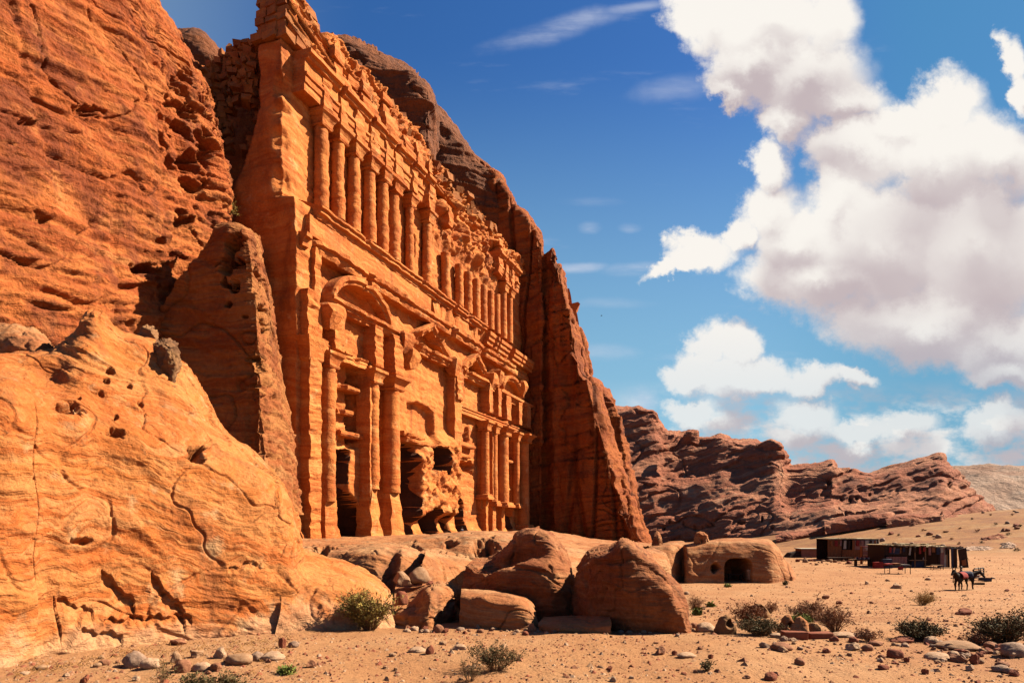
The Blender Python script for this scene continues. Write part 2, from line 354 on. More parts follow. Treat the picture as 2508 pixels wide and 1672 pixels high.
MAT_LOW = rock_mat('low boulder sandstone', [(0.22, (0.42, 0.14, 0.05)), (0.38, (0.58, 0.26, 0.10)), (0.48, (0.52, 0.19, 0.065)), (0.57, (0.62, 0.32, 0.14)), (0.68, (0.38, 0.10, 0.035))], (0.42, 0.13, 0.045), (0.20, 0.075, 0.038), scale=1.8, dip=(0.12, 0.1, 1.0), band_f=0.6, dark_amt=0.6, bump=0.17, strata_bump=1.8, pale=(0.60, 0.36, 0.19), warp=1.2)
MAT_SHADY = rock_mat('varnished and shade-darkened boulder sandstone', [(0.22, (0.30, 0.085, 0.03)), (0.38, (0.46, 0.17, 0.06)), (0.48, (0.38, 0.12, 0.04)), (0.57, (0.54, 0.23, 0.09)), (0.68, (0.27, 0.065, 0.024))], (0.30, 0.075, 0.027), (0.12, 0.045, 0.025), scale=1.8, dip=(0.12, 0.1, 1.0), band_f=0.8, dark_amt=0.85, bump=0.22, strata_bump=2.0, warp=1.2, fine=1.3)  # darker copy of the low boulder rock: varnish plus shade put into the colour
MAT_RIDGE = rock_mat('ridge sandstone', [(0.22, (0.36, 0.105, 0.055)), (0.38, (0.56, 0.20, 0.10)), (0.48, (0.46, 0.145, 0.072)), (0.57, (0.66, 0.28, 0.145)), (0.68, (0.40, 0.125, 0.065))], (0.42, 0.14, 0.075), (0.24, 0.10, 0.065), scale=0.16, dip=(-0.25, 0.1, 1.0), band_f=1.2, dark_amt=0.6, bump=0.45, pale=(0.62, 0.34, 0.20), warp=1.5)
MAT_FAR = rock_mat('far hill earth', [(0.3, (0.46, 0.26, 0.17)), (0.5, (0.52, 0.33, 0.23)), (0.7, (0.42, 0.21, 0.13))], (0.55, 0.40, 0.30), (0.25, 0.16, 0.11), scale=0.035, dip=(0, 0, 1), dark_amt=0.5, bump=0.5)
MAT_DARK = rock_mat('painted shade rock', [(0.3, (0.10, 0.04, 0.02)), (0.6, (0.17, 0.06, 0.028))], (0.07, 0.03, 0.018), (0.04, 0.02, 0.012), scale=1.0, bump=0.1)  # near-black colour stands in for the shade inside deep openings
MAT_KNOB = rock_mat('dark weathered rock', [(0.3, (0.20, 0.085, 0.035)), (0.5, (0.34, 0.16, 0.065)), (0.7, (0.50, 0.26, 0.10))], (0.14, 0.065, 0.032), (0.06, 0.035, 0.022), scale=3.0, bump=0.08)

def sand_mat():
    m, t, b = new_mat('sand'); geo = N(t, 'ShaderNodeNewGeometry'); P = geo.outputs['Position']
    a = NOI(t, P, 0.35, 6, 0.6); col = ramp(t, a.outputs['Fac'], [(0.3, (0.45, 0.195, 0.08)), (0.48, (0.56, 0.265, 0.11)), (0.62, (0.60, 0.31, 0.14)), (0.75, (0.48, 0.215, 0.09))])
    # far slopes: dry scrub and pale rock
    sx = N(t, 'ShaderNodeSeparateXYZ'); t.links.new(P, sx.inputs[0])
    far = SS(t, sx.outputs[1], 68, 110)
    sn = NOI(t, P, 0.10, 8, 0.68); fc = ramp(t, sn.outputs['Fac'], [(0.32, (0.24, 0.09, 0.04)), (0.45, (0.40, 0.165, 0.055)), (0.55, (0.46, 0.215, 0.07)), (0.66, (0.50, 0.29, 0.14))])
    sp = NOI(t, P, 0.9, 5, 0.75); fc = MIX(t, M(t, 'MULTIPLY', SS(t, sp.outputs['Fac'], 0.50, 0.62), 0.75), fc, rgb((0.22, 0.10, 0.045)))
    col = MIX(t, far, col, fc)
    g2 = NOI(t, P, 9.0, 5, 0.7); col = MIX(t, M(t, 'MULTIPLY', SS(t, g2.outputs['Fac'], 0.54, 0.70), 0.45), col, (0.14, 0.05, 0.02, 1))
    g3 = NOI(t, P, 30.0, 3, 0.6); col = MIX(t, M(t, 'MULTIPLY', SS(t, g3.outputs['Fac'], 0.57, 0.68), 0.5), col, (0.11, 0.042, 0.022, 1))
    t.links.new(col, b.inputs['Base Color'])
    h1 = NOI(t, P, 5.0, 7, 0.68); h2 = NOI(t, P, 24.0, 4, 0.6)
    bp = N(t, 'ShaderNodeBump'); bp.inputs['Strength'].default_value = 0.8; bp.inputs['Distance'].default_value = 0.07
    t.links.new(M(t, 'ADD', h1.outputs['Fac'], M(t, 'MULTIPLY', h2.outputs['Fac'], 0.35)), bp.inputs['Height']); t.links.new(bp.outputs[0], b.inputs['Normal'])
    return m
MAT_SAND = sand_mat()
def var_mat(name, c1, c2, sc=6.0, rough=0.9, bump=0.02, stripes=None):
    m, t, b = new_mat(name); tcn = N(t, 'ShaderNodeTexCoord'); P = tcn.outputs['Object']
    if stripes:
        mp = N(t, 'ShaderNodeMapping'); t.links.new(P, mp.inputs[0]); mp.inputs['Scale'].default_value = stripes; P = mp.outputs[0]
    a = NOI(t, P, sc, 5, 0.65)
    t.links.new(ramp(t, a.outputs['Fac'], [(0.35, c1), (0.62, c2)]), b.inputs['Base Color'])
    bp = N(t, 'ShaderNodeBump'); bp.inputs['Strength'].default_value = 0.7; bp.inputs['Distance'].default_value = bump
    t.links.new(a.outputs['Fac'], bp.inputs['Height']); t.links.new(bp.outputs[0], b.inputs['Normal']); b.inputs['Roughness'].default_value = rough
    return m
MAT_STONE = [var_mat('brown stone', (0.32, 0.12, 0.06), (0.50, 0.22, 0.11)), var_mat('pale stone', (0.52, 0.29, 0.16), (0.70, 0.44, 0.27)),
             var_mat('red stone', (0.30, 0.075, 0.035), (0.42, 0.14, 0.07)), var_mat('tan stone', (0.42, 0.21, 0.10), (0.54, 0.31, 0.17)), var_mat('grey stone', (0.34, 0.19, 0.12), (0.52, 0.33, 0.22))]
def leaf_mat(name, c1, c2):
    m, t, b = new_mat(name); oi = N(t, 'ShaderNodeNewGeometry'); a = NOI(t, oi.outputs['Position'], 9.0, 3, 0.6)
    t.links.new(ramp(t, a.outputs['Fac'], [(0.35, c1), (0.65, c2)]), b.inputs['Base Color']); b.inputs['Roughness'].default_value = 0.8
    return m
LEAF_OLIVE = leaf_mat('olive leaves', (0.27, 0.19, 0.04), (0.66, 0.46, 0.11))
LEAF_DARK = leaf_mat('dark green leaves', (0.09, 0.075, 0.03), (0.22, 0.16, 0.055))
LEAF_RED = leaf_mat('reddish brown leaves', (0.34, 0.12, 0.055), (0.62, 0.26, 0.11))
LEAF_GREEN = leaf_mat('fresh green leaves', (0.16, 0.20, 0.035), (0.36, 0.36, 0.07))
LEAF_DRY = leaf_mat('dry straw leaves', (0.52, 0.30, 0.10), (0.80, 0.52, 0.20))
TWIG = leaf_mat('brown twigs', (0.24, 0.11, 0.05), (0.44, 0.22, 0.10))
STRAW = leaf_mat('straw', (0.45, 0.19, 0.05), (0.60, 0.30, 0.10))
WOOD_D = var_mat('dark weathered boards', (0.035, 0.018, 0.012), (0.085, 0.045, 0.03), 5, stripes=(6, 6, 0.5))
WOOD_L = var_mat('light weathered wood', (0.30, 0.15, 0.07), (0.48, 0.28, 0.14), 5, stripes=(4, 4, 0.6))
WOOD_O = var_mat('orange brown boards', (0.26, 0.085, 0.03), (0.42, 0.16, 0.06), 4, stripes=(7, 7, 0.5))
PINK = var_mat('faded pink sheet', (0.36, 0.16, 0.13), (0.48, 0.24, 0.19), 3)
REDCL = var_mat('red cloth', (0.30, 0.03, 0.025), (0.48, 0.06, 0.045), 3)
REEDS = var_mat('pale reed thatch', (0.48, 0.33, 0.16), (0.66, 0.52, 0.32), 9, stripes=(1, 8, 1))
BLUE = var_mat('dark blue cloth', (0.03, 0.035, 0.06), (0.07, 0.075, 0.12), 3)
STEEL = var_mat('rusty steel tube', (0.06, 0.035, 0.025), (0.14, 0.07, 0.04), 9, 0.7, 0.005)
FUR = var_mat('dark donkey fur', (0.030, 0.018, 0.012), (0.065, 0.038, 0.024), 5)
SKIN = var_mat('skin', (0.30, 0.15, 0.09), (0.36, 0.19, 0.12), 4, 0.6)
HAIR = var_mat('black hair', (0.012, 0.01, 0.008), (0.025, 0.02, 0.016), 8)
CREAM = var_mat('cream paint', (0.55, 0.47, 0.36), (0.66, 0.58, 0.46), 4)
exec_parts = []
# ================================================================ ground
GY = [-4000, -50, 12, 18, 26, 35, 45, 62, 75, 120, 200, 400, 1000, 4000]
GZ = [0, 0, 0, -.5, -1.3, -2.0, -2.25, -2.2, -2.0, -3, -5, -7, -8, -8]
_yy = np.linspace(-60, 500, 5601); _zz = np.interp(_yy, GY, GZ); _zz = np.convolve(np.pad(_zz, 20, mode='edge'), np.ones(41)/41, 'valid')
def ground_z(X, Y):
    X = np.asarray(X, float); Y = np.asarray(Y, float)
    z = np.where((Y > -60) & (Y < 500), np.interp(Y, _yy, _zz), np.interp(Y, GY, GZ))
    rise = 0.2*np.maximum(0, X-62)*sstep(78, 150, Y); rise = 14*(1-np.exp(-rise/14))*1.05
    z = z+rise
    Q = np.stack([X, Y, np.zeros_like(X)], -1)
    near = 1/(1+np.maximum(0, np.hypot(X, Y)-30)/40)
    z = z+fbm(Q*0.45, 3, 3)*0.07+fbm(Q*2.3, 3, 5)*0.028*near+fbm(Q*0.03, 3, 9)*0.9*sstep(70, 160, Y)
    return z
def axis(lo, hi, step, far, n):
    a = np.arange(lo, hi, step); g = np.geomspace(step, far, n); g = np.cumsum(g)
    return np.concatenate([lo-g[::-1], a, a[-1]+g])
gx = axis(-7.5, 17.0, 0.075, 420, 44); gy = axis(5.0, 27.0, 0.075, 420, 44)
gx = np.unique(np.round(np.concatenate([gx, np.linspace(17, 140, 160)]), 3)); gy = np.unique(np.round(np.concatenate([gy, np.linspace(27, 240, 260)]), 3))
GXX, GYY = np.meshgrid(gx, gy)
GP = np.stack([GXX, GYY, ground_z(GXX, GYY)], -1)
o = link('ground', mesh_from('ground', GP, grid_faces(len(gy), len(gx)), MAT_SAND)); tag(o, kind='structure', label='sandy desert ground strewn with pebbles')
def on_ground(x, y):
    """where the sight line through photo point (x, y) meets the ground"""
    d = np.concatenate([np.arange(5, 40, 0.02), np.arange(40, 400, 0.2)]); X = (x-CX)/FPX*d; Z = CZ+(HY-y)/FPX*d
    k = np.argmax(Z < ground_z(X, d)); return float(X[k]), float(d[k]), float(ground_z(X[k], d[k]))

# ================================================================ rocks
def rockdisp(P, Nn, amp=0.3, size=2.0, strata=0.1, sfreq=1.5, dip=(0.05, 0.05, 1), seed=1, holes=0.0, hsize=0.5, crack=0.0, csize=3.0, ledge=0.0, lfreq=0.5, fine=0.0, bedc=0.0, vc=0.0, vsize=2.5):
    dip = np.asarray(dip, float)
    d = fbm(P/size, 5, seed, 0.5)*amp
    w = fbm(P/size*0.6, 3, seed+20)*0.9
    q = P@dip
    S3 = np.stack([P[..., 0]*0.10*sfreq, P[..., 1]*0.10*sfreq, (q+w)*sfreq], -1)
    if strata: d = d+fbm(S3, 4, seed+5, 0.6)*strata
    if ledge:
        L = (q+w*1.3)*lfreq+noise(P/size*0.8, seed+31)*0.5; fr = L-np.floor(L)
        hsh = noise(np.stack([P[..., 0]/size*0.35, P[..., 1]/size*0.35, np.floor(L)*3.7], -1), seed+8)
        d = d+ledge*(hsh*1.2+sstep(0.72, 0.98, fr)*0.55-0.25)
    if fine:
        d = d+fbm(np.stack([P[..., 0]*.38, P[..., 1]*.38, (q+w*.4)*2.6], -1), 4, seed+90, .62, True)*fine-fine*.5
    if bedc:
        c = np.abs(noise(np.stack([P[..., 0]*.16, P[..., 1]*.16, (q+w*.8)*.85], -1), seed+61)); gate = sstep(-.15, .25, noise(P/size*.8, seed+62))
        d = d-bedc*(1-sstep(0, .05, c))*gate
    if vc:
        c = np.abs(noise(np.stack([P[..., 0]/vsize, P[..., 1]/vsize, P[..., 2]/vsize*.07], -1), seed+63)); d = d-vc*(1-sstep(0, .09, c))+vc*.5*noise(np.stack([P[..., 0]/vsize*.6, P[..., 1]/vsize*.6, P[..., 2]*.02], -1), seed+64)
    if crack:
        c = np.abs(noise(P/csize+noise(P/csize*2.2, seed+3)[..., None]*0.35, seed+44)); d = d-crack*(1-sstep(0.0, 0.035, c))
    if holes:
        b, s2 = worley(P/hsize+noise(P/hsize*0.5, seed+2)[..., None]*0.4, seed+9)
        m = sstep(0.05, 0.30, fbm(P/size*0.7, 2, seed+70))
        d = d-holes*(1-sstep(0.10, 0.42, b))*m
    return P+Nn*d[..., None]
def patch(name, rows, nu, nv, mat, disp=None, cols_first=False, parent=None, toward=(0, 0, 2.0), px=True, post=None, fix_base=False):
    A = np.asarray(rows, float)
    if cols_first: A = A.swapaxes(0, 1)
    if px: A = pxa(A)
    G = catmull(catmull(A, nu, 1), nv, 0)
    Nn = gnormals(G, toward)
    if disp: G = rockdisp(G, Nn, **disp)
    if post is not None: G = post(G, Nn)
    return based(name, mesh_from(name, G, grid_faces(nv, nu), mat), parent)

def dent(G, Nn, spots):
    """hollows: (photo x, y, depth of sight, radius x, radius z, push)"""
    for (x, y, d, rx, rz, push) in spots:
        c = np.array(PX(x, y, d)); k = c/np.linalg.norm(c-np.array([0, 0, CZ]))
        px = CX+FPX*G[..., 0]/np.maximum(G[..., 1], .1); py = HY-FPX*(G[..., 2]-CZ)/np.maximum(G[..., 1], .1)
        r = np.sqrt(((px-x)/rx)**2+((py-y)/rz)**2)
        r = r*(1+0.9*noise(G*(60.0/d), 5)+.4*noise(G*(150.0/d), 6))
        m = (1-sstep(0.6, 1.15, r))*(np.abs(G[..., 1]-d) < d*0.25)
        G = G-Nn*(m*push)[..., None]
    return G

# ---- bright outcrop on the left
A = [
 [(-300,1720,8.0),(-300,1500,8.3),(-310,1250,8.8),(-310,1050,9.4),(-310,960,10.2),(-310,890,11.0),(-310,860,12),(-310,850,16)],
 [(0,1652,9.0),(0,1480,9.25),(0,1250,9.6),(0,1050,10.0),(0,968,10.4),(0,900,11.6),(0,868,12.3),(0,862,16)],
 [(110,1625,9.7),(110,1460,9.95),(115,1240,10.3),(118,1060,10.7),(120,990,11.2),(118,915,12.2),(115,868,12.8),(115,862,17)],
 [(190,1610,10.0),(188,1460,10.3),(190,1240,10.7),(190,1060,11.1),(190,990,11.6),(180,890,12.5),(170,845,13.2),(165,838,16.5)],
 [(245,1600,10.3),(240,1450,10.6),(240,1240,11.0),(240,1070,11.5),(240,1000,12),(235,870,12.8),(230,770,13.5),(232,756,15.0)],
 [(310,1595,10.6),(310,1450,10.9),(310,1240,11.3),(310,1080,11.8),(310,1010,12.4),(305,890,13.2),(295,815,14.0),(295,806,16)],
 [(400,1585,11.0),(400,1450,11.25),(400,1250,11.7),(400,1100,12.2),(395,1020,13),(390,920,13.7),(380,848,14.4),(380,838,18)],
 [(470,1578,11.3),(470,1450,11.6),(470,1260,12.0),(468,1115,12.55),(460,1040,13.4),(450,955,14.1),(430,882,14.9),(430,872,18.5)],
 [(540,1572,11.6),(540,1450,11.9),(535,1275,12.3),(530,1140,12.9),(522,1070,13.8),(510,1018,14.6),(487,945,15.3),(480,930,19)],
 [(665,1560,12.1),(665,1460,12.4),(660,1310,12.9),(655,1205,13.4),(640,1145,14.2),(600,1100,15.2),(545,1050,16),(540,1040,20)],
 [(735,1552,12.5),(735,1460,12.9),(730,1345,13.5),(718,1275,14.1),(702,1215,14.9),(672,1165,16),(610,1105,17.5),(600,1105,21)],
 [(740,1545,14.5),(738,1445,15.2),(731,1345,16),(720,1275,17),(703,1215,18),(672,1167,19),(612,1107,20),(600,1107,23)]]
def outcrop_post(G, Nn):
    G = dent(G, Nn, [(478,1117,12.5,22,22,0.55),(168,1003,11.3,32,14,0.3),(285,1058,12.2,22,10,0.25),(272,905,13,9,8,0.2),(260,930,13,9,8,0.2),(318,945,13.2,7,6,0.15),(285,1020,12,6,6,0.12),(195,975,11.5,5,5,0.12),(200,1325,10.8,26,10,0.14),(250,968,12.1,5,5,.1),(345,990,12.9,6,6,.12),(245,962,12,5,6,.12)])
    px = CX+FPX*G[..., 0]/np.maximum(G[..., 1], .1); py = HY-FPX*(G[..., 2]-CZ)/np.maximum(G[..., 1], .1)
    # the tall joint near the left edge and broken slabs low down
    jx = 82+6*np.sin(py/38.0)+np.where(py < 1050, (1050-py)*-0.10, 0)
    G = G-Nn*((1-sstep(2, 7, np.abs(px-jx)))*((py > 985) & (py < 1420))*0.22)[..., None]
    G = G+Nn*((sstep(jx+2, jx-10, px))*((py > 960))*0.10)[..., None]
    def flake(x0, x1, y0, y1, k, h):
        yy = y0+(y1-y0)*np.clip((px-x0)/(x1-x0), 0, 1)+5*np.sin(px/9.0)+3*np.sin(px/3.7); m = (px > x0) & (px < x1)
        return (m*sstep(0, 3, py-yy)*(1-sstep(3, k, py-yy))*h)
    dd = flake(248, 330, 1392, 1470, 60, 0.10)+flake(370, 455, 1400, 1495, 70, 0.12)+flake(140, 230, 1460, 1495, 45, .06)+flake(200, 300, 1540, 1550, 40, .07)+flake(255, 470, 1515, 1500, 30, .08)+flake(560, 640, 1385, 1372, 20, .06)+flake(130,150,1450,1540,60,.06)
    return G-Nn*dd[..., None]
OUT = patch('rock_outcrop', A, 520, 560, MAT_OUT, dict(amp=0.20, size=1.6, strata=0.035, sfreq=5.0, dip=(0.45, -0.25, 1), seed=3, holes=0.0, crack=0.045, csize=1.4, ledge=0.09, lfreq=1.3, fine=.045), cols_first=True, post=outcrop_post)
tag(OUT, 'big smooth ochre sandstone outcrop with a round hole filling the left foreground', 'rock')
B = [
 [(670,1568,12.0),(690,1480,12.3),(690,1420,12.8),(690,1370,13.5),(700,1345,15),(710,1335,18)],
 [(760,1560,12.3),(758,1490,12.6),(750,1430,13.1),(745,1380,13.9),(745,1355,15.5),(745,1345,18)],
 [(830,1552,12.6),(830,1500,12.8),(825,1450,13.2),(815,1405,14),(805,1375,15.5),(800,1360,18)],
 [(905,1545,12.9),(903,1500,13.1),(900,1460,13.5),(890,1425,14.3),(875,1400,15.6),(860,1380,18)],
 [(955,1540,13.2),(955,1510,13.4),(952,1482,13.8),(946,1458,14.5),(933,1434,15.6),(913,1410,18)],
 [(972,1538,13.5),(970,1510,14),(966,1490,14.5),(961,1470,15.2),(950,1445,16.2),(935,1425,19)],
 [(974,1530,15),(971,1510,15.5),(966,1490,16),(960,1470,16.8),(950,1450,17.5),(938,1438,20)]]
tag(patch('low_rock', B, 180, 130, MAT_OUT, dict(amp=0.13, size=1.1, strata=0.03, sfreq=5, seed=12, crack=0.03, csize=1.0, holes=0.05, hsize=0.2), cols_first=True), 'low rounded pale rock spreading right from the ochre outcrop, behind an olive shrub', 'rock')

# ---- cliff at upper left
CL = [
 [(-420,1250,20),(-420,700,20),(-430,200,20.6),(-430,-200,21.5),(-430,-330,23.5),(-420,-350,32)],
 [(-120,1250,22.5),(-120,700,22.6),(-130,200,23.2),(-140,-160,24.3),(-140,-300,26.5),(-130,-320,36)],
 [(60,1250,25),(60,700,25),(60,250,25.8),(70,-80,27),(80,-230,29.2),(90,-250,38)],
 [(200,1250,28),(200,700,28),(205,270,28.8),(215,-20,30.2),(235,-130,32.5),(245,-150,42)],
 [(310,1250,31),(310,700,31),(320,300,31.8),(330,60,33),(340,-30,34.8),(345,-45,44)],
 [(400,1250,34),(400,720,34),(410,350,34.6),(405,130,35.6),(395,45,36.8),(392,25,46)],
 [(470,1250,36.5),(475,740,36.5),(480,400,37),(465,190,37.8),(440,100,38.6),(432,80,48)],
 [(530,1250,38.5),(540,760,38.5),(545,450,38.8),(520,260,39.4),(488,175,40),(470,140,50)],
 [(560,1250,40),(566,780,40),(562,560,40.2),(545,330,40.8),(505,205,41.5),(485,150,52)],
 [(562,1250,43),(566,780,43),(563,580,43.2),(550,340,44),(510,215,45),(492,160,54)],
 [(555,1250,50),(560,780,50),(556,600,50),(545,350,50),(510,225,51),(495,165,58)]]
def cliff_post(G, Nn):
    px = CX+FPX*G[..., 0]/np.maximum(G[..., 1], .1); py = HY-FPX*(G[..., 2]-CZ)/np.maximum(G[..., 1], .1)
    # honeycomb weathering near the right edge, overhanging beds above it
    cx = 470+(py-300)*0.10
    m = (1-sstep(0.6, 1.1, np.hypot((px-cx)/85, (py-330)/165)))
    b, s2 = worley(G*np.array([0.75, 0.75, 1.25])+noise(G*0.8, 3)[..., None]*0.6, 77)
    G = G-Nn*(m*(1-sstep(0.28, 0.62, b))*1.5)[..., None]
    G = dent(G, Nn, [(355,660,33.5,26,16,0.9),(448,545,36.3,22,14,1.0),(210,272,29,38,14,.6),(395,590,34.5,14,9,.6),(420,255,35.6,22,9,.7),(60,300,25.6,22,10,.4),(110,540,26.2,12,9,.3),(445,520,36.3,14,9,.5)])
    return G
LC = patch('cliff', CL, 560, 520, MAT_CLIFF, dict(amp=0.75, size=6.0, strata=0.22, sfreq=1.6, dip=(0.02, -0.22, 1), seed=31, holes=0.0, crack=0.20, csize=4.5, ledge=0.27, lfreq=0.6, fine=0.15, bedc=0.16, vc=.16, vsize=4.0), cols_first=True, post=cliff_post)
tag(LC, 'tall rust orange sandstone cliff on the left', kind='structure')
# crag peeping over the cliff
CR = [
 [(400,190,60),(405,110,60),(425,82,62),(435,78,72)],[(450,190,60),(455,105,60),(470,78,62),(478,74,72)],[(500,200,60),(500,120,60),(508,98,62),(512,95,72)],
 [(540,220,61),(540,150,61),(545,138,63),(548,136,72)],[(575,230,66),(570,170,66),(566,160,68),(564,160,74)]]
tag(patch('distant_crag', CR, 90, 60, MAT_MOUNT, dict(amp=0.5, size=3, strata=0.25, sfreq=1.0, seed=5, ledge=0.3, lfreq=.5), cols_first=True), 'brown crag peeping up beyond the orange cliff', kind='structure')

# ---- fin of rock standing left of the tomb
FN = [
 [(330,1260,33.6),(330,1000,33.6),(368,800,33.6),(430,690,33.6),(495,604,33.6),(526,553,33.8),(532,546,36)],
 [(450,1260,33.5),(450,1000,33.5),(458,820,33.5),(490,700,33.4),(528,605,33.3),(548,553,33.7),(552,544,36)],
 [(560,1260,33.4),(555,1000,33.4),(555,820,33.3),(560,700,33.2),(570,610,33.1),(578,558,33.5),(580,546,36)],
 [(640,1260,33.1),(628,1050,33.1),(622,850,33.1),(612,700,33.1),(602,620,33.1),(600,568,33.4),(600,552,36)],
 [(662,1260,33.4),(646,1050,33.4),(638,850,33.5),(630,700,33.5),(622,630,33.5),(617,580,34),(614,563,36.5)],
 [(712,1260,38.5),(690,1060,38),(666,850,37.5),(648,700,37),(640,640,37),(634,600,37.2),(628,575,38.5)],
 [(742,1260,44.5),(716,1080,44),(680,860,43),(655,710,42),(645,650,42),(638,610,42),(632,582,43)],
 [(730,1260,50),(700,1080,50),(660,860,50),(640,710,50),(632,650,50),(625,620,50),(615,600,50)]]
def fin_post(G, Nn):
    return dent(G, Nn, [(565,598,38.7,17,20,1.4),(560,650,38.7,20,26,1.0),(548,690,38.8,8,14,.7),(575,700,38.6,14,20,.9),(590,650,38.6,16,22,.8),(628,690,40,11,30,1.2),(640,760,41,9,17,.9),(643,800,41,4,15,.8),(656,805,42,4,12,.8),(560,745,38.7,12,10,.8),(600,775,38.5,10,5,.5),(628,880,38.6,8,6,.5),(628,960,38.4,6,14,.6),(640,905,39.5,4,4,.4),(672,970,41,4,4,.4)])
tag(patch('rock_fin', FN, 300, 330, MAT_FIN, dict(amp=0.32, size=4.0, strata=0.12, sfreq=1.6, dip=(0.0, 0.05, 1), seed=51, crack=0.16, csize=3, ledge=.16, lfreq=.6, fine=.10, bedc=.2, vc=.2), cols_first=True, post=fin_post), 'tall rounded fin of rock with hollowed top standing left of the tomb', 'rock')
# gully floor and back so no sky shows through
GB = [[(480,1250,56),(480,700,56),(500,400,56),(520,150,57)],[(560,1250,55),(560,700,55),(570,400,56),(575,135,57)],[(640,1250,56),(640,700,56),(650,400,57),(660,110,58)],[(720,1250,58),(720,700,58),(720,400,58),(720,100,59)]]
tag(patch('gully_rock', GB, 60, 80, MAT_BUTT, dict(amp=0.5, size=4, strata=.2, sfreq=1, seed=61), cols_first=True), 'shadowed rock at the back of the gully', kind='structure')

# ---- weathered mountain behind the tomb
M1 = [
 [(640,420,74),(640,250,74),(650,160,75),(660,130,78),(660,125,90)],[(740,450,73),(740,250,73),(745,130,74),(750,100,77),(750,96,90)],[(815,480,72),(815,250,72),(815,130,73),(818,97,76),(818,93,90)],
 [(860,500,71.5),(862,250,71.5),(862,140,72.5),(862,103,75),(862,98,90)],[(930,520,71),(930,280,71),(930,175,72),(928,137,74.5),(926,130,90)],
 [(1005,540,70.5),(1005,320,70.5),(1008,215,71.5),(1005,175,74),(1000,166,90)],[(1040,560,70.3),(1042,350,70.3),(1044,260,71.2),(1040,210,73.5),(1032,196,90)],
 [(1050,570,71.5),(1052,360,71.5),(1053,275,72.5),(1048,222,75),(1040,205,92)],[(1070,580,84),(1070,370,84),(1068,290,85),(1060,240,87),(1050,215,98)]]
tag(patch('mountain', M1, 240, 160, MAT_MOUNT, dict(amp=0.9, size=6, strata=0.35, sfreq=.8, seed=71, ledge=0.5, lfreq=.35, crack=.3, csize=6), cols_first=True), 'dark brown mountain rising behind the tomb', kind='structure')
M2 = [
 [(1040,700,92),(1045,400,92),(1052,290,93),(1056,255,95),(1056,250,108)],[(1085,700,92),(1085,420,92),(1086,320,93),(1086,288,95),(1086,284,108)],[(1135,720,92.5),(1135,450,92.5),(1133,370,93.5),(1131,338,95.5),(1130,333,108)],
 [(1180,740,93),(1180,490,93),(1178,425,94),(1176,395,96),(1175,390,108)],[(1225,760,93.5),(1225,530,93.5),(1224,470,94.5),(1222,435,96.5),(1221,430,108)],[(1250,780,94),(1250,570,94),(1248,510,95),(1244,475,97),(1243,470,108)],[(1275,800,99),(1275,600,99),(1270,540,100),(1262,505,101),(1260,500,110)]]
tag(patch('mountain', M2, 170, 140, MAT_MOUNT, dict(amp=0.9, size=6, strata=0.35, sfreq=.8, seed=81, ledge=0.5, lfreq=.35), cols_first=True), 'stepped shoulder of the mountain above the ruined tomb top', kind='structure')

# ================================================================ the tomb
TH = math.atan(0.379); TS, TC = math.sin(TH), math.cos(TH); FX, FY = -15.2, 46.0
def F(u, v, w): return np.stack([FX+TS*u+TC*w, FY+TC*u-TS*w, v+0*u], -1)
NF = np.array([TC, -TS, 0.0]); UF = np.array([TS, TC, 0.0])
def px_u(x, w=0.0):
    k = (x-CX)/FPX; return (k*(FY-TS*w)-FX-TC*w)/(TS-k*TC)
def plane_d(x, u):
    """sight depth where photo column x meets the plane u = const"""
    k = (x-CX)/FPX; a = FX+TS*u; b = FY+TC*u; w = (k*b-a)/(TC+k*TS); return b-TS*w
# right-hand return wall
XB = [1120,1141,1180,1215,1243,1262,1290,1303,1318,1326,1329,1341,1353,1361,1372,1380,1386,1396,1406,1420,1440,1458,1480,1495,1510,1530,1545,1560]
YT = [330,370,400,432,470,508,530,548,572,590,628,622,615,650,655,700,735,770,830,905,930,1000,1080,1140,1190,1240,1290,1335]
cols = []
for x, yt in zip(XB, YT):
    d = plane_d(x, 49.4)
    if x == 1341: d += 1.2
    if x == 1329: d += 1.5
    dx = 0 if x < 1400 else 28+max(0, (x-1440))*0.12; rx = max(0, x-1290)*0.0
    yb = 1350
    c = [(x, yb+(yb-yt)*(1-t) if False else yb-(yb-yt)*t, d-(0.4*(1-t))) for t in (0, .2, .4, .6, .8, .93)]
    c += [(x+1, yt, d+0.6), (x+dx*0.8+1, yt-2+(dx > 0)*6, d+5), (x+dx+2, yt+(dx > 0)*22, d+13), (x+dx-4, yt+60, d+26)]
    cols.append(c)
def butt_post(G, Nn): return G
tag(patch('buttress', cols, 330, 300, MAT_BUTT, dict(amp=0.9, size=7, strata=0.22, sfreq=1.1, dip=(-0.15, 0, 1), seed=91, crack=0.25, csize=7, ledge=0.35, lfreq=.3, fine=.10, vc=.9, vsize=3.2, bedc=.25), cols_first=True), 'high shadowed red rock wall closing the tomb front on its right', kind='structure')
# crag further right, past the wall
C9 = [[(1440,1330,128),(1440,1100,128),(1445,960,128),(1450,930,130),(1452,925,140)],[(1475,1330,126),(1475,1100,126),(1474,980,126),(1472,942,128),(1470,934,140)],[(1520,1330,126),(1515,1150,126),(1508,1010,126),(1500,975,128),(1495,965,140)],
 [(1560,1330,127),(1550,1200,127),(1530,1080,127),(1515,1020,129),(1508,1000,140)],[(1590,1335,134),(1570,1250,134),(1545,1120,134),(1522,1040,135),(1512,1015,142)]]
tag(patch('crag', C9, 110, 130, MAT_BUTT, dict(amp=0.7, size=5, strata=.3, sfreq=.9, seed=95, ledge=.4, lfreq=.4), cols_first=True), 'rounded brown crag just past the red rock wall', kind='structure')

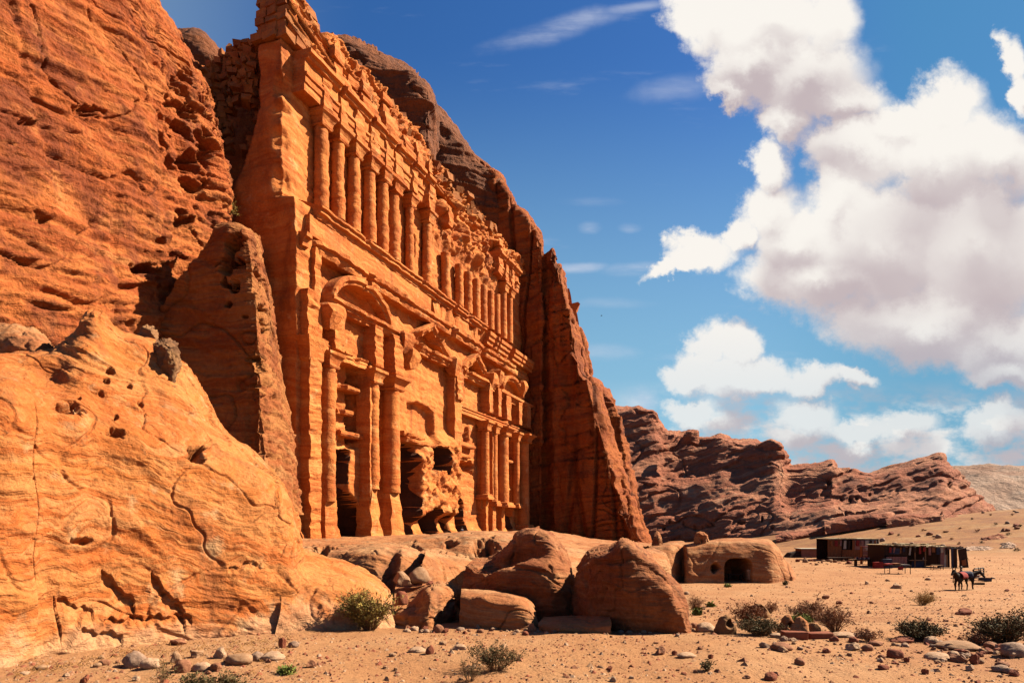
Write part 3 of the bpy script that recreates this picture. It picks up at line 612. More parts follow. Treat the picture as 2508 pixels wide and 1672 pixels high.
TOMB = empty('rock_tomb', tuple(float(q) for q in F(np.float64(25.0), np.float64(0.8), np.float64(0.0))), 'huge ruined tomb front of columns and pediments carved into the orange sandstone cliff', 'tomb')
TL = np.array(TOMB.location)
def tpart(name, V, Fc, mat=None, smooth=True, label=None, parent=None):
    V = np.asarray(V, float).reshape(-1, 3)-TL
    o = link(name, mesh_from(name, V, Fc, mat or MAT_TOMB, smooth), parent or TOMB)
    if label: o['label'] = label
    return o
def ruin(u):
    """how badly the front is worn, 0 crisp .. 1 gone, along the upper storey"""
    return sstep(19.5, 25, u)*(1-sstep(38.0, 43.0, u))
def erode(P, amp=0.12, seed=2, strata=1.0):
    a = fbm(P*0.8, 4, seed)*amp*1.4
    S3 = np.stack([P[..., 0]*.35, P[..., 1]*.35, P[..., 2]*2.6+fbm(P*.3, 2, 4)*2], -1)
    b = fbm(S3, 3, seed+4, .6)*amp*strata
    c = noise(P*1.1+9.1, seed+7)*amp*0.8
    return P+NF*(a+b)[..., None]+UF*(c*0.7)[..., None]+np.array([0, 0, 1.0])*(noise(P*1.3+33, seed)*amp*.5)[..., None]
def vtop(u): return 40.0+noise(np.stack([u*0.35, u*0+3.3, u*0], -1), 5)*1.6+0.8*sstep(9, 14, u)*(1-sstep(15, 18, u))-1.0*sstep(36, 44, u)
SIDE = 7.5
us = np.concatenate([-np.arange(SIDE, 0, -0.18), np.arange(0, 50.21, 0.125)])
vs = np.arange(-0.6, 43.5, 0.125)
UU, VV = np.meshgrid(us, vs)
Uc = np.maximum(UU, 0)
Wd = np.zeros_like(UU)
upper = sstep(25.0, 25.25, VV)
Wd -= upper*1.3
Wd -= (1-upper)*sstep(2.0, 2.3, Uc)*(1-sstep(21.6, 21.9, VV))*0.55*(UU >= 0)
Wd -= sstep(22.5, 22.7, VV)*(1-upper)*0.15
# attic wall sits a little back again, worn away in the middle
R = ruin(Uc)
Q = np.stack([Uc, VV, 0*VV], -1)
Wd -= sstep(36.4, 36.7, VV)*0.25
Wd += sstep(36.6, 37.4, VV)*(fbm(Q*np.array([.6, .8, 1])+4, 4, 27, .6, True)*1.1)
rough = fbm(Q*np.array([.55, .40, 1]), 5, 22, .6)
Wd += R*sstep(31.0, 34.0, VV)*(rough*1.9+0.55-0.22*(VV-33))
Wd -= R*sstep(27, 31, VV)*(1-sstep(31, 33, VV))*0.2
def hollow(u0, u1, v0, v1, depth, soft=0.10, arch=0.0, wob=0.15):
    global Wd
    un = Uc+noise(Q*np.array([.9, .9, 1])+5.5, 61)*wob*2; vn = VV+noise(Q*np.array([.9, .9, 1])+8.5, 62)*wob*2
    vt = v1-arch*((un-(u0+u1)/2)/((u1-u0)/2))**2
    m = sstep(u0-soft, u0+soft, un)*(1-sstep(u1-soft, u1+soft, un))*sstep(v0-soft, v0+soft, vn)*(1-sstep(vt-soft, vt+soft, vn))*(UU >= 0)
    Wd = Wd-m*depth
# bay 1: tall framed niche over an eroded doorway
hollow(5.6, 8.6, 8.0, 15.2, 0.55, arch=0.9)
hollow(7.5, 8.7, 8.6, 14.4, 1.1, wob=.3)
hollow(5.3, 7.1, 0.8, 7.7, 8.0, wob=.2)
hollow(5.2, 9.2, 0.8, 4.4, 5.0, arch=1.2, wob=.4)
hollow(2.4, 3.4, 1.6, 4.6, 0.9, wob=.2)
# bay 2: great broken opening, window, arches at the foot
hollow(13.9, 16.6, 0.8, 9.3, 9.0, wob=.25)
hollow(19.6, 23.2, 7.2, 9.7, 9.0, arch=.5, wob=.3)
hollow(18.4, 21.8, 0.8, 3.6, 8.0, arch=1.0, wob=.25)
hollow(22.8, 24.6, 0.8, 3.2, 3.0, arch=.8)
hollow(16.4, 21.8, 9.9, 13.6, 0.75, arch=.4, wob=.22)
# bay 3 and bay 4 doorways
hollow(26.4, 28.8, 0.8, 5.0, 6.0, arch=1.5, wob=.4)
hollow(27.0, 32.0, 7.6, 8.8, 1.6, wob=.4)
hollow(28.6, 30.6, 11.2, 12.8, .6, arch=.8, wob=.3)
hollow(41.0, 43.4, 0.8, 9.5, 6.0, wob=.1)
hollow(41.2, 43.2, 10.2, 13.2, 0.6, arch=.5)
# tympana of the pediments are cut back
hollow(5.2, 10.8, 18.9, 21.2, 0.45, arch=2.0, wob=.1)
hollow(17.0, 22.6, 18.9, 20.9, 0.55, arch=1.6, wob=.3)
hollow(28.6, 32.4, 18.9, 20.6, 0.6, arch=1.3, wob=.4)
hollow(33.4, 36.8, 17.6, 21.6, 0.7, arch=1.3, wob=.5)
# upper windows between columns
for x in (1010, 1045, 1178): 
    uu = px_u(x, -1.3); hollow(uu-.5, uu+.5, 28.2, 30.6, 1.3, arch=.3, wob=.15)
# worn-away base: walls flare out at the foot
flare = (1-sstep(0.5, 3.0, VV)); Wd += flare**2*0.75*(Wd > -1.2)
# the slab of rough broken wall in bay 2
br = sstep(16.0, 16.4, Uc+0.28*np.abs(VV-6.0)-.9)*(1-sstep(25.3, 25.8, Uc))*(1-sstep(8.5, 10.5, VV-0.25*(Uc-18)))*sstep(2.2, 3.2, VV+.3*(18.5-Uc)*(Uc < 18.5))
rb = fbm(Q*0.8, 5, 91, .58)*0.7
open2 = (Wd > -2.0)
rb2 = fbm(Q*np.array([.5, .5, 1])+2, 4, 93, .6, True)*0.9
Wd += br*open2*(1.0+rb*.6+rb2*.7)
VT = np.where(UU < 0, 36.4, vtop(Uc)); over = np.maximum(0, VV-VT); VV2 = np.minimum(VV, VT)+0.15*np.sqrt(over)
Wd = Wd-np.minimum(over*3.2, 1.0+Uc*1.2)*(UU >= 0)
side = np.maximum(0, -UU)
# side return: faces the viewer, set in from the corner
Pt = F(Uc+0*side, VV2, Wd-side)
sb = fbm(Pt*0.22, 4, 17)*0.55*sstep(0, 1.2, side)
Pt = Pt-UF*(sb+0.12*sstep(24.8, 25.4, VV)*0-0.0)[..., None]
smax = np.interp(VV, [15, 22, 26, 30, 33, 45], [7.5, 6.4, 4.5, 2.6, 2.1, 1.9])
exs = np.maximum(0, side-smax)
Pt = Pt+UF*(exs*6.0+over*4.0*(UU < 0))[..., None]+NF*(exs*0.95)[..., None]
# corner is ragged
rag = (1-sstep(0, 1.0, side+Uc*0.8))*(VV > 25.3)*(VV < 34.5)*(0.3+fbm(np.stack([VV*.8, VV*0, VV*0], -1), 4, 88)*0.8)
Pt = Pt+UF*np.maximum(rag, 0)[..., None]-NF*np.maximum(rag*.6, 0)[..., None]
Pt = erode(Pt, 0.10, 3)
cwo = tpart('carved_wall', Pt, grid_faces(len(vs), len(us)))
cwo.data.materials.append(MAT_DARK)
deep = (Wd < -2.4) & (UU > 3) & (VV < 14); dfc = deep[:-1, :-1] | deep[1:, 1:] | deep[:-1, 1:] | deep[1:, :-1]  # faces of the deep openings get their shade as a dark colour
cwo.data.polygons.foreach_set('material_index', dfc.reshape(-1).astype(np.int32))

def column(u, w, v0, v1, r, wear=0.12, seed=0, cap=True, base=True, name='column', taper=0.10, capw=None):
    n = 18; vz = np.arange(v0, v1, 0.14); th = np.linspace(0, 2*math.pi, n, endpoint=False)
    T, Z = np.meshgrid(th, vz)
    k = (Z-v0)/(v1-v0)
    S3 = np.stack([np.cos(T)*.25+u, np.sin(T)*.25, Z*1.9], -1)
    BED = fbm(np.stack([(FX+TS*u)*.12+0*Z, (FY+TC*u)*.12+0*Z, Z*3.2+0.25*np.sin(T+seed)], -1), 4, 140, .62)
    rr = r*(1-taper*k)*(1-np.maximum(-BED, -.12)*wear*1.1)+noise(np.stack([Z*.25, Z*0+u*3.1, Z*0], -1), 7)*wear*0.5
    rr = np.maximum(rr, r*0.45)
    off = noise(np.stack([Z*.2, Z*0+u*1.7, Z*0+5], -1), 9)*wear*0.8
    P = F(u+off+rr*np.cos(T), Z, w+rr*np.sin(T)); P = erode(P, wear*0.42, 12)
    o = tpart(name, P, grid_faces(len(vz), n, True))
    if cap:
        cw = capw or r
        secs = [(v1-.12, cw*1.00), (v1+.02, cw*1.12), (v1+.10, cw*1.02), (v1+.35, cw*1.10), (v1+.70, cw*1.42), (v1+.78, cw*1.62), (v1+1.0, cw*1.66)]
        loftbox('capital', u, w, secs, wear*.6, o)
    if base:
        secs = [(v0-.45, r*1.5), (v0-.2, r*1.5), (v0-.12, r*1.32), (v0+.1, r*1.28), (v0+.18, r*1.05)]
        loftbox('base', u, w, secs, wear*.6, o)
    return o
def loftbox(name, u, w, secs, wear, parent, aspect=1.0):
    m = 3; ring = []
    for k in range(m): ring.append((-1+2*k/m, 1))
    for k in range(m): ring.append((1, 1-2*k/m))
    for k in range(m): ring.append((1-2*k/m, -1))
    for k in range(m): ring.append((-1, -1+2*k/m))
    ring = np.array(ring); rows = []
    for (v, h) in secs: rows.append(F(u+ring[:, 0]*h, np.full(len(ring), v), w+ring[:, 1]*h*aspect))
    rows = [rows[0]*0+rows[0].mean(0)]+rows+[rows[-1]*0+rows[-1].mean(0)]
    P = np.array(rows); P = erode(P, wear, 15)
    return tpart(name, P, grid_faces(len(rows), len(ring), True), None, False, None, parent)
def sweep(name, prof, path, wear=0.1, seed=0, label=None, bite=0.0, mat=None, smooth=False):
    """profile [(w, r)] carried along a path [(u, v, nu, nv)]; bite wears chunks out of the projecting edge"""
    path = np.array(path, float); prof = np.array(prof, float)
    U = path[:, 0][:, None]+prof[:, 1][None]*path[:, 2][:, None]; V = path[:, 1][:, None]+prof[:, 1][None]*path[:, 3][:, None]
    Wm = np.repeat(prof[:, 0][None], len(path), 0)
    if bite:
        b = sstep(0.0, 0.35, fbm(np.stack([U*.55, V*.2, U*0+seed], -1), 3, 19+seed)+bite-0.35)
        w0 = prof[:, 0].min(); Wm = w0+(Wm-w0)*(1-0.75*b)
    P = erode(F(U, V, Wm), wear, 21+seed)
    fc = grid_faces(len(path), len(prof), True)
    n = len(prof); caps = [list(range(n-1, -1, -1)), list(range((len(path)-1)*n, len(path)*n))]
    o = tpart(name, P, [tuple(int(q) for q in r) for r in fc]+[tuple(c) for c in caps], mat, smooth, label)
    return o
def straight(u0, u1, v, step=0.3):
    return [(u, v, 0, 1) for u in np.linspace(u0, u1, max(2, int((u1-u0)/step)))]
def pilaster(u, hw, w1, v0, v1, wear):
    nz = int((v1-v0)/.15); secs = [(v, hw*(1+0.10*float(noise(np.array([v*.9, u, 2.0]), 3)))) for v in np.linspace(v0, v1, nz)]
    o = loftbox('pilaster', u, w1-hw, secs, wear, None); return o
def loft_at(name, u, w, v0, v1, hu, hw, wear, parent=None, flare=0):
    w, hw = w-.25, hw+.25
    nz = max(3, int((v1-v0)/.2)); secs = [(v, hu) for v in np.linspace(v0, v1, nz)]
    return loftbox(name, u, w, secs, wear, parent, hw/hu)
# ---- lower storey
for (x, r, w0, v0, v1, we) in [(803, .60, .15, 3.6, 13.7, .13), (911, .62, .20, 4.8, 13.7, .14), (958, .80, .45, 4.6, 13.6, .08), (1187, .58, .30, 5.2, 12.9, .05), (1209, .52, .30, 4.5, 12.9, .06), (1231, .82, .45, 4.4, 12.9, .05), (1264, .52, .35, 4.4, 12.9, .05), (1281, .90, .50, 1.6, 12.9, .05)]:
    u = px_u(x, w0)
    column(u, w0, v0, v1, r, we, int(u), base=(u > 33), name='column')
    pl = loft_at('pilaster', u+.1, -.35, max(v0-1.5, .8), v1+.3, r*.70, .3, .05)
    if u < 33:
        loftbox('eroded_foot', u, w0-.35, [(0.5, r*1.5), (.9, r*1.40), (1.3, r*1.30), (1.8, r*1.22), (2.3, r*1.18), (2.8, r*1.10), (3.2, r*1.06), (v0-.5, r*1.02), (v0+.1, r*.92), (v0+.3, r*.80)], .20, pl)
pl = loft_at('corner_pilaster', 1.05, 0.1, 0.6, 14.0, 0.62, 0.75, .17); loftbox('capital', 1.05, 0.1, [(13.4, .62), (13.7, .8), (14.3, .85), (14.9, 1.05), (15.2, 1.1)], .14, pl)
loft_at('corner_pilaster', 1.0, 0.0, 15.2, 18.6, .55, .7, .2); loft_at('corner_pilaster', 2.0, -0.1, 0.6, 22.0, .35, .45, .12)
# plain pilasters stuck behind columns, dwarf pilasters of the attic band
for (u, hu, v0, v1) in [(8.95, .35, 2, 15), (25.5, .85, 9.0, 18.4), (33.4, .3, 1, 13.6), (35.6, .5, 1, 13.6), (38.6, .5, 1, 13.6), (45.4, .35, 1, 13.6)]:
    loft_at('pilaster', u, .05, v0, v1, hu, .42, .07)
for (u, hu) in [(4.25, .6), (9.7, .6), (12.9, .75), (25.6, .7), (34.1, .55), (36.9, .5), (40.0, .75), (44.4, .55), (47.7, .85)]:
    loft_at('attic_pilaster', u, .15, 15.1, 18.5, hu, .55, .09 if u > 30 else .16)
CORN = [(-1.1, 0), (.25, 0), (.28, .22), (.45, .30), (.48, .50), (.78, .62), (.80, .88), (.70, .95), (-1.1, 1.0)]
ARCHI = [(-1.1, 0), (.16, 0), (.16, .35), (.24, .38), (.24, .62), (.36, .68), (.36, .8), (-1.1, .82)]
sweep('architrave', ARCHI, straight(26.4, 49.4, 13.95), .04, 1, bite=.05)
sweep('architrave', ARCHI, straight(0.2, 14.2, 14.6), .16, 2, bite=.35)
sweep('pediment_cornice', [(a*.9, b*.85) for a, b in CORN], straight(3.4, 14.2, 18.3), .15, 3, bite=.15)
sweep('pediment_cornice', [(a*.8, b*.85) for a, b in CORN], straight(15.6, 23.6, 18.2), .17, 4, bite=.25)
sweep('pediment_cornice', [(a*.9, b*.9) for a, b in CORN], straight(26.6, 36.6, 18.0), .14, 5, bite=.2)
sweep('pediment_cornice', CORN, straight(37.2, 49.4, 17.6), .05, 6, bite=.05)
def arch_path(uc, vc, ru, rv, a0, a1, n=40):
    out = []
    for a in np.linspace(a0, a1, n):
        c, s = math.cos(a), math.sin(a); out.append((uc+ru*c, vc+rv*s, c, s))
    return out
def rake_path(u0, v0, u1, v1, n=20):
    L = math.hypot(u1-u0, v1-v0); nu, nv = -(v1-v0)/L, (u1-u0)/L
    if nv < 0: nu, nv = -nu, -nv
    return [(u0+(u1-u0)*t, v0+(v1-v0)*t, nu, nv) for t in np.linspace(0, 1, n)]
RIB = [(-1.1, -.35), (.30, -.35), (.36, -.15), (.55, -.05), (.60, .22), (.45, .32), (-1.1, .34)]
sweep('arched_pediment', [(a*1.05, b) for a, b in RIB], arch_path(7.9, 18.7, 4.1, 2.75, math.pi*.97, 0.03*math.pi), .10, 7, bite=.05)
for (a, b, c, d, e, bt) in [(15.6, 19.0, 19.8, 21.4, 8, .2), (19.8, 21.4, 23.8, 19.0, 9, .3), (27.4, 18.9, 30.6, 21.0, 10, .2), (30.6, 21.0, 34.0, 18.9, 11, .25)]:
    sweep('raking_cornice', RIB, rake_path(a, b, c, d), .17, e, bite=bt)
sweep('arched_pediment', [(a*1.1, b) for a, b in RIB], arch_path(42.2, 18.5, 3.6, 2.3, math.pi*.95, .05*math.pi), .06, 12, bite=.05)
for u, v in [(14.0, 18.6), (3.2, 17.8), (15.2, 17.4), (24.6, 18.8), (34.6, 19.4), (36.6, 20.2), (45.6, 20.6)]:
    loftbox('eroded_block', u, .35, [(v-1.3, .35), (v-.8, .6), (v-.2, .8), (v+.3, .75), (v+.55, .5)], .22, None)
# frames, ledges and lintels of the doorways
for (u0, u1, v, pr, we) in [(5.6, 8.4, 12.6, .25, .10), (5.6, 7.6, 10.7, -.12, .08), (5.4, 8.7, 8.9, .20, .08), (14.4, 20.0, 9.4, .95, .14), (14.4, 18.5, 10.0, .55, .16), (26.6, 30.8, 10.4, .45, .05), (26.6, 30.2, 9.3, .12, .04), (41.0, 43.4, 9.8, .5, .03), (41.0, 43.4, 6.2, .15, .03)]:
    sweep('ledge', [(-1.6, 0), (pr-.4, 0), (pr-.3, .12), (pr-.3, .32), (pr-.45, .40), (-1.6, .42)], straight(u0, u1, v, .2), we, int(v*10) % 17, bite=.1)
# ---- great horizontal bands
sweep('lower_moulding', [(-1.1, 0), (.30, 0), (.42, .25), (.42, .5), (.70, .62), (.72, .9), (.45, 1.0), (-1.1, 1.02)], straight(0.3, 43, 21.65), .16, 14, bite=.12)
sweep('fascia', [(-.3, 0), (.24, 0), (.24, 1.45), (-.3, 1.45)], straight(1.2, 19.8, 22.8), .035, 15)
sweep('fascia', [(-.3, 0), (.24, 0), (.24, 1.45), (-.3, 1.45)], straight(20.6, 44, 22.8), .20, 16, bite=.45)
sweep('middle_cornice', [(-1.5, 0), (.30, 0), (.34, .28), (.62, .36), (.62, .60), (.80, .66), (.80, .80), (.55, .86), (-1.5, 1.7)], straight(1.9, 33, 24.25, .2), .11, 17, bite=.08)
for u0, u1, e in [(33.2, 36.2, 18), (36.8, 40.8, 19), (41.6, 44.6, 20), (45.0, 49.4, 21)]:
    sweep('middle_cornice', [(-1.5, -1.4), (.55, -1.4), (.58, -1.0), (.80, -.9), (.80, -.5), (1.0, -.4), (1.0, 0), (.70, .1), (-1.5, .9)], straight(u0, u1, 24.5, .2), .05, e, bite=.1)
# ---- upper storey
XU = [795, 836, 874, 912, 944, 971, 1010, 1052, 1097, 1130, 1152, 1172, 1189, 1206, 1221, 1237, 1252]
for k, x in enumerate(XU):
    u = px_u(x, -.55); r = 0.58 if u < 20 else 0.54
    worn = float(ruin(np.array(u)))
    top = 32.2 if worn < .3 else 32.2-1.4*worn
    wr = .16 if u < 36 else .07
    if x == 1010: r = .45; wr = .16
    column(u, -.85, 26.0, top, r, wr, k, cap=worn < 0.6, base=False, name='upper_column')
UENT = [(-1.6, 0), (-.25, 0), (-.25, .55), (-.15, .60), (-.15, 1.05), (-.02, 1.10), (-.02, 1.28), (-.22, 1.34), (-.22, 2.2), (.05, 2.3), (.12, 2.55), (.35, 2.62), (.35, 2.9), (-1.6, 3.0)]
for (u0, u1, e, bt) in [(1.2, 5.2, 30, .0), (5.7, 9.4, 31, .0), (9.9, 13.4, 32, .04), (14.0, 16.4, 33, .12), (16.9, 18.9, 34, .2), (19.3, 20.8, 35, .35), (38.6, 40.6, 36, .3), (41.0, 43.2, 37, .15), (43.6, 46.0, 38, .1)]:
    sweep('upper_entablature', UENT, straight(u0, u1, 33.3, .2), .05 if u0 < 14 else .09, e, bite=bt)
for k, x in enumerate(XU):
    u = px_u(x, -.4)
    if 1100 < x < 1215: continue
    # breaks of the entablature over each column, then stacked attic piers
    loft_at('entablature_block', u, -.75, 33.35, 36.0+.6*math.sin(u*3), .55+.12*math.sin(u*5), .70, .17)
for (u, h, top, we) in [(5.6, .8, 39.9, .12), (7.6, .6, 38.0, .2), (9.3, .85, 39.2, .14), (11.0, .5, 37.6, .2), (12.7, .85, 39.6, .14), (14.6, .6, 38.6, .25), (16.2, .8, 38.0, .2), (18.7, .6, 38.9, .2), (21.3, .5, 37.6, .25), (40.2, .5, 37.8, .25), (43.0, .5, 37.0, .2), (45.2, .5, 36.6, .16)]:
    v = 36.4; i = 0
    pr = None
    while v < top:
        hh = 0.75+0.25*math.sin(u*3+i); s = h*(1+0.3*math.sin(u*7+i*2.1))*(1-.12*i); 
        oo = loftbox('attic_pier' if pr is None else 'course', u+.12*math.sin(i*1.7+u), -.95, [(v, s), (v+hh*.5, s*1.04), (v+hh-.05, s*.97)], we*1.25, pr)
        pr = pr or oo; v += hh; i += 1
    loftbox('course', u, -.95, [(36.5, h*1.2), (36.75, h*1.3), (37.0, h*1.15)], we*.4, pr)
# built masonry at the left corner, front courses and rubble top
random.seed(11)
mb = MB(); Rz = Matrix.Rotation(-TH, 3, 'Z')
v = 36.5
while v < 40.1:
    hh = random.uniform(.45, .7); lim = 5.0-(v-36.5)*0.85; u = -0.2
    while u < lim:
        ww = random.uniform(.7, 1.5); 
        if v > 38.8 and random.random() < .18: u += ww; continue
        p = F(np.float64(u+ww/2), np.float64(v+hh/2), np.float64(-1.25+random.uniform(-.12, .10)))
        mb.box(p-TL, (0.9, ww-.05, hh-.04), Rz @ Matrix.Rotation(random.uniform(-.04, .04), 3, 'X'), jit=.10); u += ww
    w = -1.5
    while w > -3.0:
        ww = random.uniform(.6, 1.2)
        p = F(np.float64(0.15+random.uniform(-.12, .12)), np.float64(v+hh/2), np.float64(w-ww/2))
        mb.box(p-TL, (ww-.05, .9, hh-.04), Rz @ Matrix.Rotation(random.uniform(-.05, .05), 3, 'Y'), jit=.11); w -= ww
    v += hh
for k in range(46):
    u = random.uniform(-.4, 4.0); v = 40.0-max(0, u)*0.45+random.uniform(-.1, .5)-(0.0 if u < 1.5 else .3); s = random.uniform(.4, .95)
    p = F(np.float64(u), np.float64(v), np.float64(random.uniform(-2.6, -1.1)))
    mb.box(p-TL, (s, s*random.uniform(.7, 1.2), s*.6), Matrix.Rotation(random.uniform(0, 3), 3, 'Z') @ Matrix.Rotation(random.uniform(-.3, .3), 3, 'X'), jit=.08)
mb.build('corner_masonry', MAT_MASON, TOMB)
# toppled stones along the ruined top edge
mb = MB()
for k in range(260):
    u = random.uniform(2, 47); vt_ = float(vtop(np.array(u))); s = random.choice([random.uniform(.25, .6), random.uniform(.5, 1.2)])
    p = F(np.float64(u), np.float64(vt_+random.uniform(-1.6, .3)), np.float64(-1.3-random.uniform(0, 1.2)))
    mb.box(p-TL, (s, s*random.uniform(.6, 1.5), s*random.uniform(.5, .9)), Matrix.Rotation(random.uniform(0, 3), 3, 'Z') @ Matrix.Rotation(random.uniform(-.4, .4), 3, 'X'), jit=.09)
mb.build('loose_top_stones', MAT_MASON, TOMB)

# ---- rubble wall bridging the gully
random.seed(5)
RW = empty('rubble_wall', PX(600, 330, 50), 'rough rubble masonry wall bridging the gully high up left of the tomb', 'wall')
rl = np.array(RW.location); mb = MB()
topx = [500, 520, 545, 560, 600, 640, 665, 680, 700]; topy = [180, 150, 138, 112, 108, 85, 60, 28, 12]
for yy in np.arange(5, 380, 13.5):
    x = 478+random.uniform(0, 10)
    while x < 708:
        wd = random.uniform(10, 24)
        ty = np.interp(x, topx, topy)
        inhole = ((x+wd/2-598)/38)**2+((yy-300)/46)**2 < 1 or (abs(x+wd/2-(590-(yy-300)*.1)) < 30-(yy-300)*.22 and yy > 295)
        if yy > ty and not inhole and x+wd/2 < 720-(yy-100)*0.25 and x > 470+(yy-130)*0.22:
            d = 49.6+0.6*math.sin(x*.05)+random.uniform(-.22, .22)+(0 if x < 660 else -1.2*(x-660)/45)
            c = np.array(PX(x+wd/2, yy, d))-rl
            mb.box(c, (wd/FPX*d*.96, .9, 13.0/FPX*d), Matrix.Rotation(random.uniform(-.5, .5), 3, 'Z') @ Matrix.Rotation(random.uniform(-.3, .3), 3, 'Y') @ Matrix.Rotation(random.uniform(-.4, .4), 3, 'X'), jit=.10)
        x += wd
mb.build('masonry', MAT_MASON, RW)
mb = MB()
for (x, y, wd, hh) in [(525, 290, 40, 180), (600, 195, 130, 90), (650, 160, 60, 120)]:
    d = 51.4; mb.box(np.array(PX(x, y, d))-rl, (wd/FPX*d, .8, hh/FPX*d))
mb.build('core', MAT_MASON, RW)

# ---- lone columned pier of the next tomb, past the red wall
d9 = 112
P9 = empty('neighbouring_tomb', PX(1395, 930, d9), 'slim carved pier with a capital, part of the next tomb beyond the red rock wall', 'tomb pier')
p9 = np.array(P9.location)
def prism(name, pts, d, depth, mat, parent, org):
    n = len(pts); v = [np.array(PX(x, y, d))-org for x, y in pts]+[np.array(PX(x, y, d))-org+np.array([0, depth, 0]) for x, y in pts]
    f = [tuple(range(n)), tuple(range(2*n-1, n-1, -1))]+[(i, i+n, (i+1) % n+n, (i+1) % n) for i in range(n)]
    return link(name, mesh_from(name, v, f, mat, False), parent)
prism('shaft', [(1385, 745), (1410, 745), (1411, 790), (1415, 850), (1424, 935), (1380, 935)], d9, 3.0, MAT_TOMB, P9, p9)
prism('capital', [(1380, 740), (1384, 748), (1404, 778), (1413, 796), (1418, 794), (1414, 770), (1411, 762), (1416, 752), (1421, 744), (1416, 739), (1400, 743)], d9-.6, 4.0, MAT_TOMB, P9, p9)
prism('attic_block', [(1382, 742), (1383, 707), (1394, 706), (1398, 722), (1401, 742)], d9+.4, 2.5, MAT_TOMB, P9, p9)
# ================================================================ terrace and boulders in front of the tomb
T = [
 [(600,1420,24),(600,1360,25),(605,1338,26.5),(610,1328,30),(620,1322,44),(640,1316,60),(900,1306,100)],
 [(740,1420,23),(740,1370,24),(745,1345,26),(750,1335,30),(760,1322,42),(800,1314,60),(1000,1305,100)],
 [(850,1420,23),(850,1365,24),(852,1342,25.5),(856,1332,29),(870,1320,40),(900,1313,60),(1080,1304,100)],
 [(960,1420,23),(960,1360,24),(960,1338,25.5),(962,1328,29),(970,1318,40),(1000,1311,60),(1130,1304,100)],
 [(1060,1430,23),(1058,1370,23.6),(1055,1330,25),(1058,1318,28),(1070,1312,40),(1090,1308,60),(1180,1304,100)],
 [(1140,1430,22.5),(1140,1360,23),(1138,1322,24.5),(1140,1308,27),(1150,1306,40),(1170,1304,60),(1240,1303,100)],
 [(1210,1430,22),(1212,1370,22.6),(1215,1325,24),(1220,1309,27),(1230,1305,40),(1240,1303,60),(1300,1302,100)],
 [(1290,1430,22),(1290,1370,23),(1290,1335,24.5),(1295,1322,28),(1310,1310,40),(1330,1306,60),(1370,1302,100)],
 [(1380,1430,24),(1380,1370,25),(1385,1350,27),(1395,1343,31),(1420,1332,42),(1440,1325,60),(1480,1320,100)],
 [(1520,1430,27),(1520,1400,28),(1525,1365,30),(1535,1352,34),(1555,1340,44),(1600,1335,60),(1620,1330,110)]]
def terr_post(G, Nn):
    return dent(G, Nn, [(1105,1332,25,14,9,.7),(1188,1345,23.5,30,26,.9),(1008,1345,25,22,14,.5),(905,1352,25,45,12,.8),(790,1352,25,40,14,.9)])
tag(patch('terrace', T, 360, 190, MAT_LOW, dict(amp=0.28, size=3.0, strata=0.06, sfreq=2.5, seed=101, crack=0.06, csize=3), cols_first=True, post=terr_post), 'worn sandstone terrace at the foot of the tomb', kind='structure')
ROCKS = []
def boulder(rows, label, mat=None, nu=150, nv=130, cat='rock', name='boulder', amp=.09, seed=1, size=1.2, **k):
    dd = dict(amp=amp*1.25, size=size, strata=0.05, sfreq=4, seed=seed, crack=0.05, csize=1.3, ledge=.06 if size < 3 else .3, lfreq=1.6 if size < 3 else .3, fine=.035 if size < 3 else .2); dd.update(k)
    o = patch(name, rows, nu, nv, mat or MAT_LOW, dd, cols_first=True); tag(o, label, cat); ROCKS.append(o); return o
boulder([
 [(790,1455,21),(795,1410,20.5),(800,1372,21),(806,1352,22),(812,1347,25)],
 [(855,1460,19.5),(856,1410,19.8),(860,1370,20.2),(866,1348,21),(870,1341,25)],
 [(920,1465,19.1),(920,1400,19.4),(920,1357,19.9),(924,1337,21),(925,1333,25)],
 [(962,1465,19.5),(963,1400,19.8),(966,1362,20.3),(972,1341,21.2),(974,1334,25)],
 [(978,1465,19.0),(980,1400,19.3),(984,1364,19.8),(990,1344,21),(990,1337,25)],
 [(1025,1465,19.4),(1026,1410,19.8),(1028,1378,20.4),(1031,1360,21.5),(1031,1350,25)],
 [(1046,1465,20.3),(1046,1410,20.8),(1047,1388,21.4),(1047,1370,22.4),(1045,1357,25)],
 [(1046,1460,23),(1046,1410,23),(1047,1388,23.4),(1046,1372,24),(1044,1360,26)]], 'pale rounded boulder with a dark vertical crease below the terrace', seed=111, amp=.07)
boulder([
 [(1030,1500,15.8),(1032,1450,16.2),(1035,1400,16.8),(1040,1366,17.6),(1042,1352,19.5),(1040,1345,23)],
 [(1070,1500,17),(1072,1450,17.4),(1074,1405,18),(1076,1372,18.8),(1078,1358,20.5),(1076,1350,24)],
 [(1110,1500,18.4),(1112,1450,18.8),(1114,1410,19.3),(1114,1380,20),(1114,1366,21.5),(1112,1356,24)],
 [(1150,1500,19.8),(1150,1450,20),(1152,1410,20.4),(1154,1385,21),(1154,1372,22),(1152,1362,24)],
 [(1200,1500,21),(1200,1450,21),(1200,1410,21.4),(1200,1385,22),(1200,1378,23),(1200,1368,25)]], 'sunlit sloping rock between the pale creased boulder and the shadowed dome', seed=115, amp=.08)
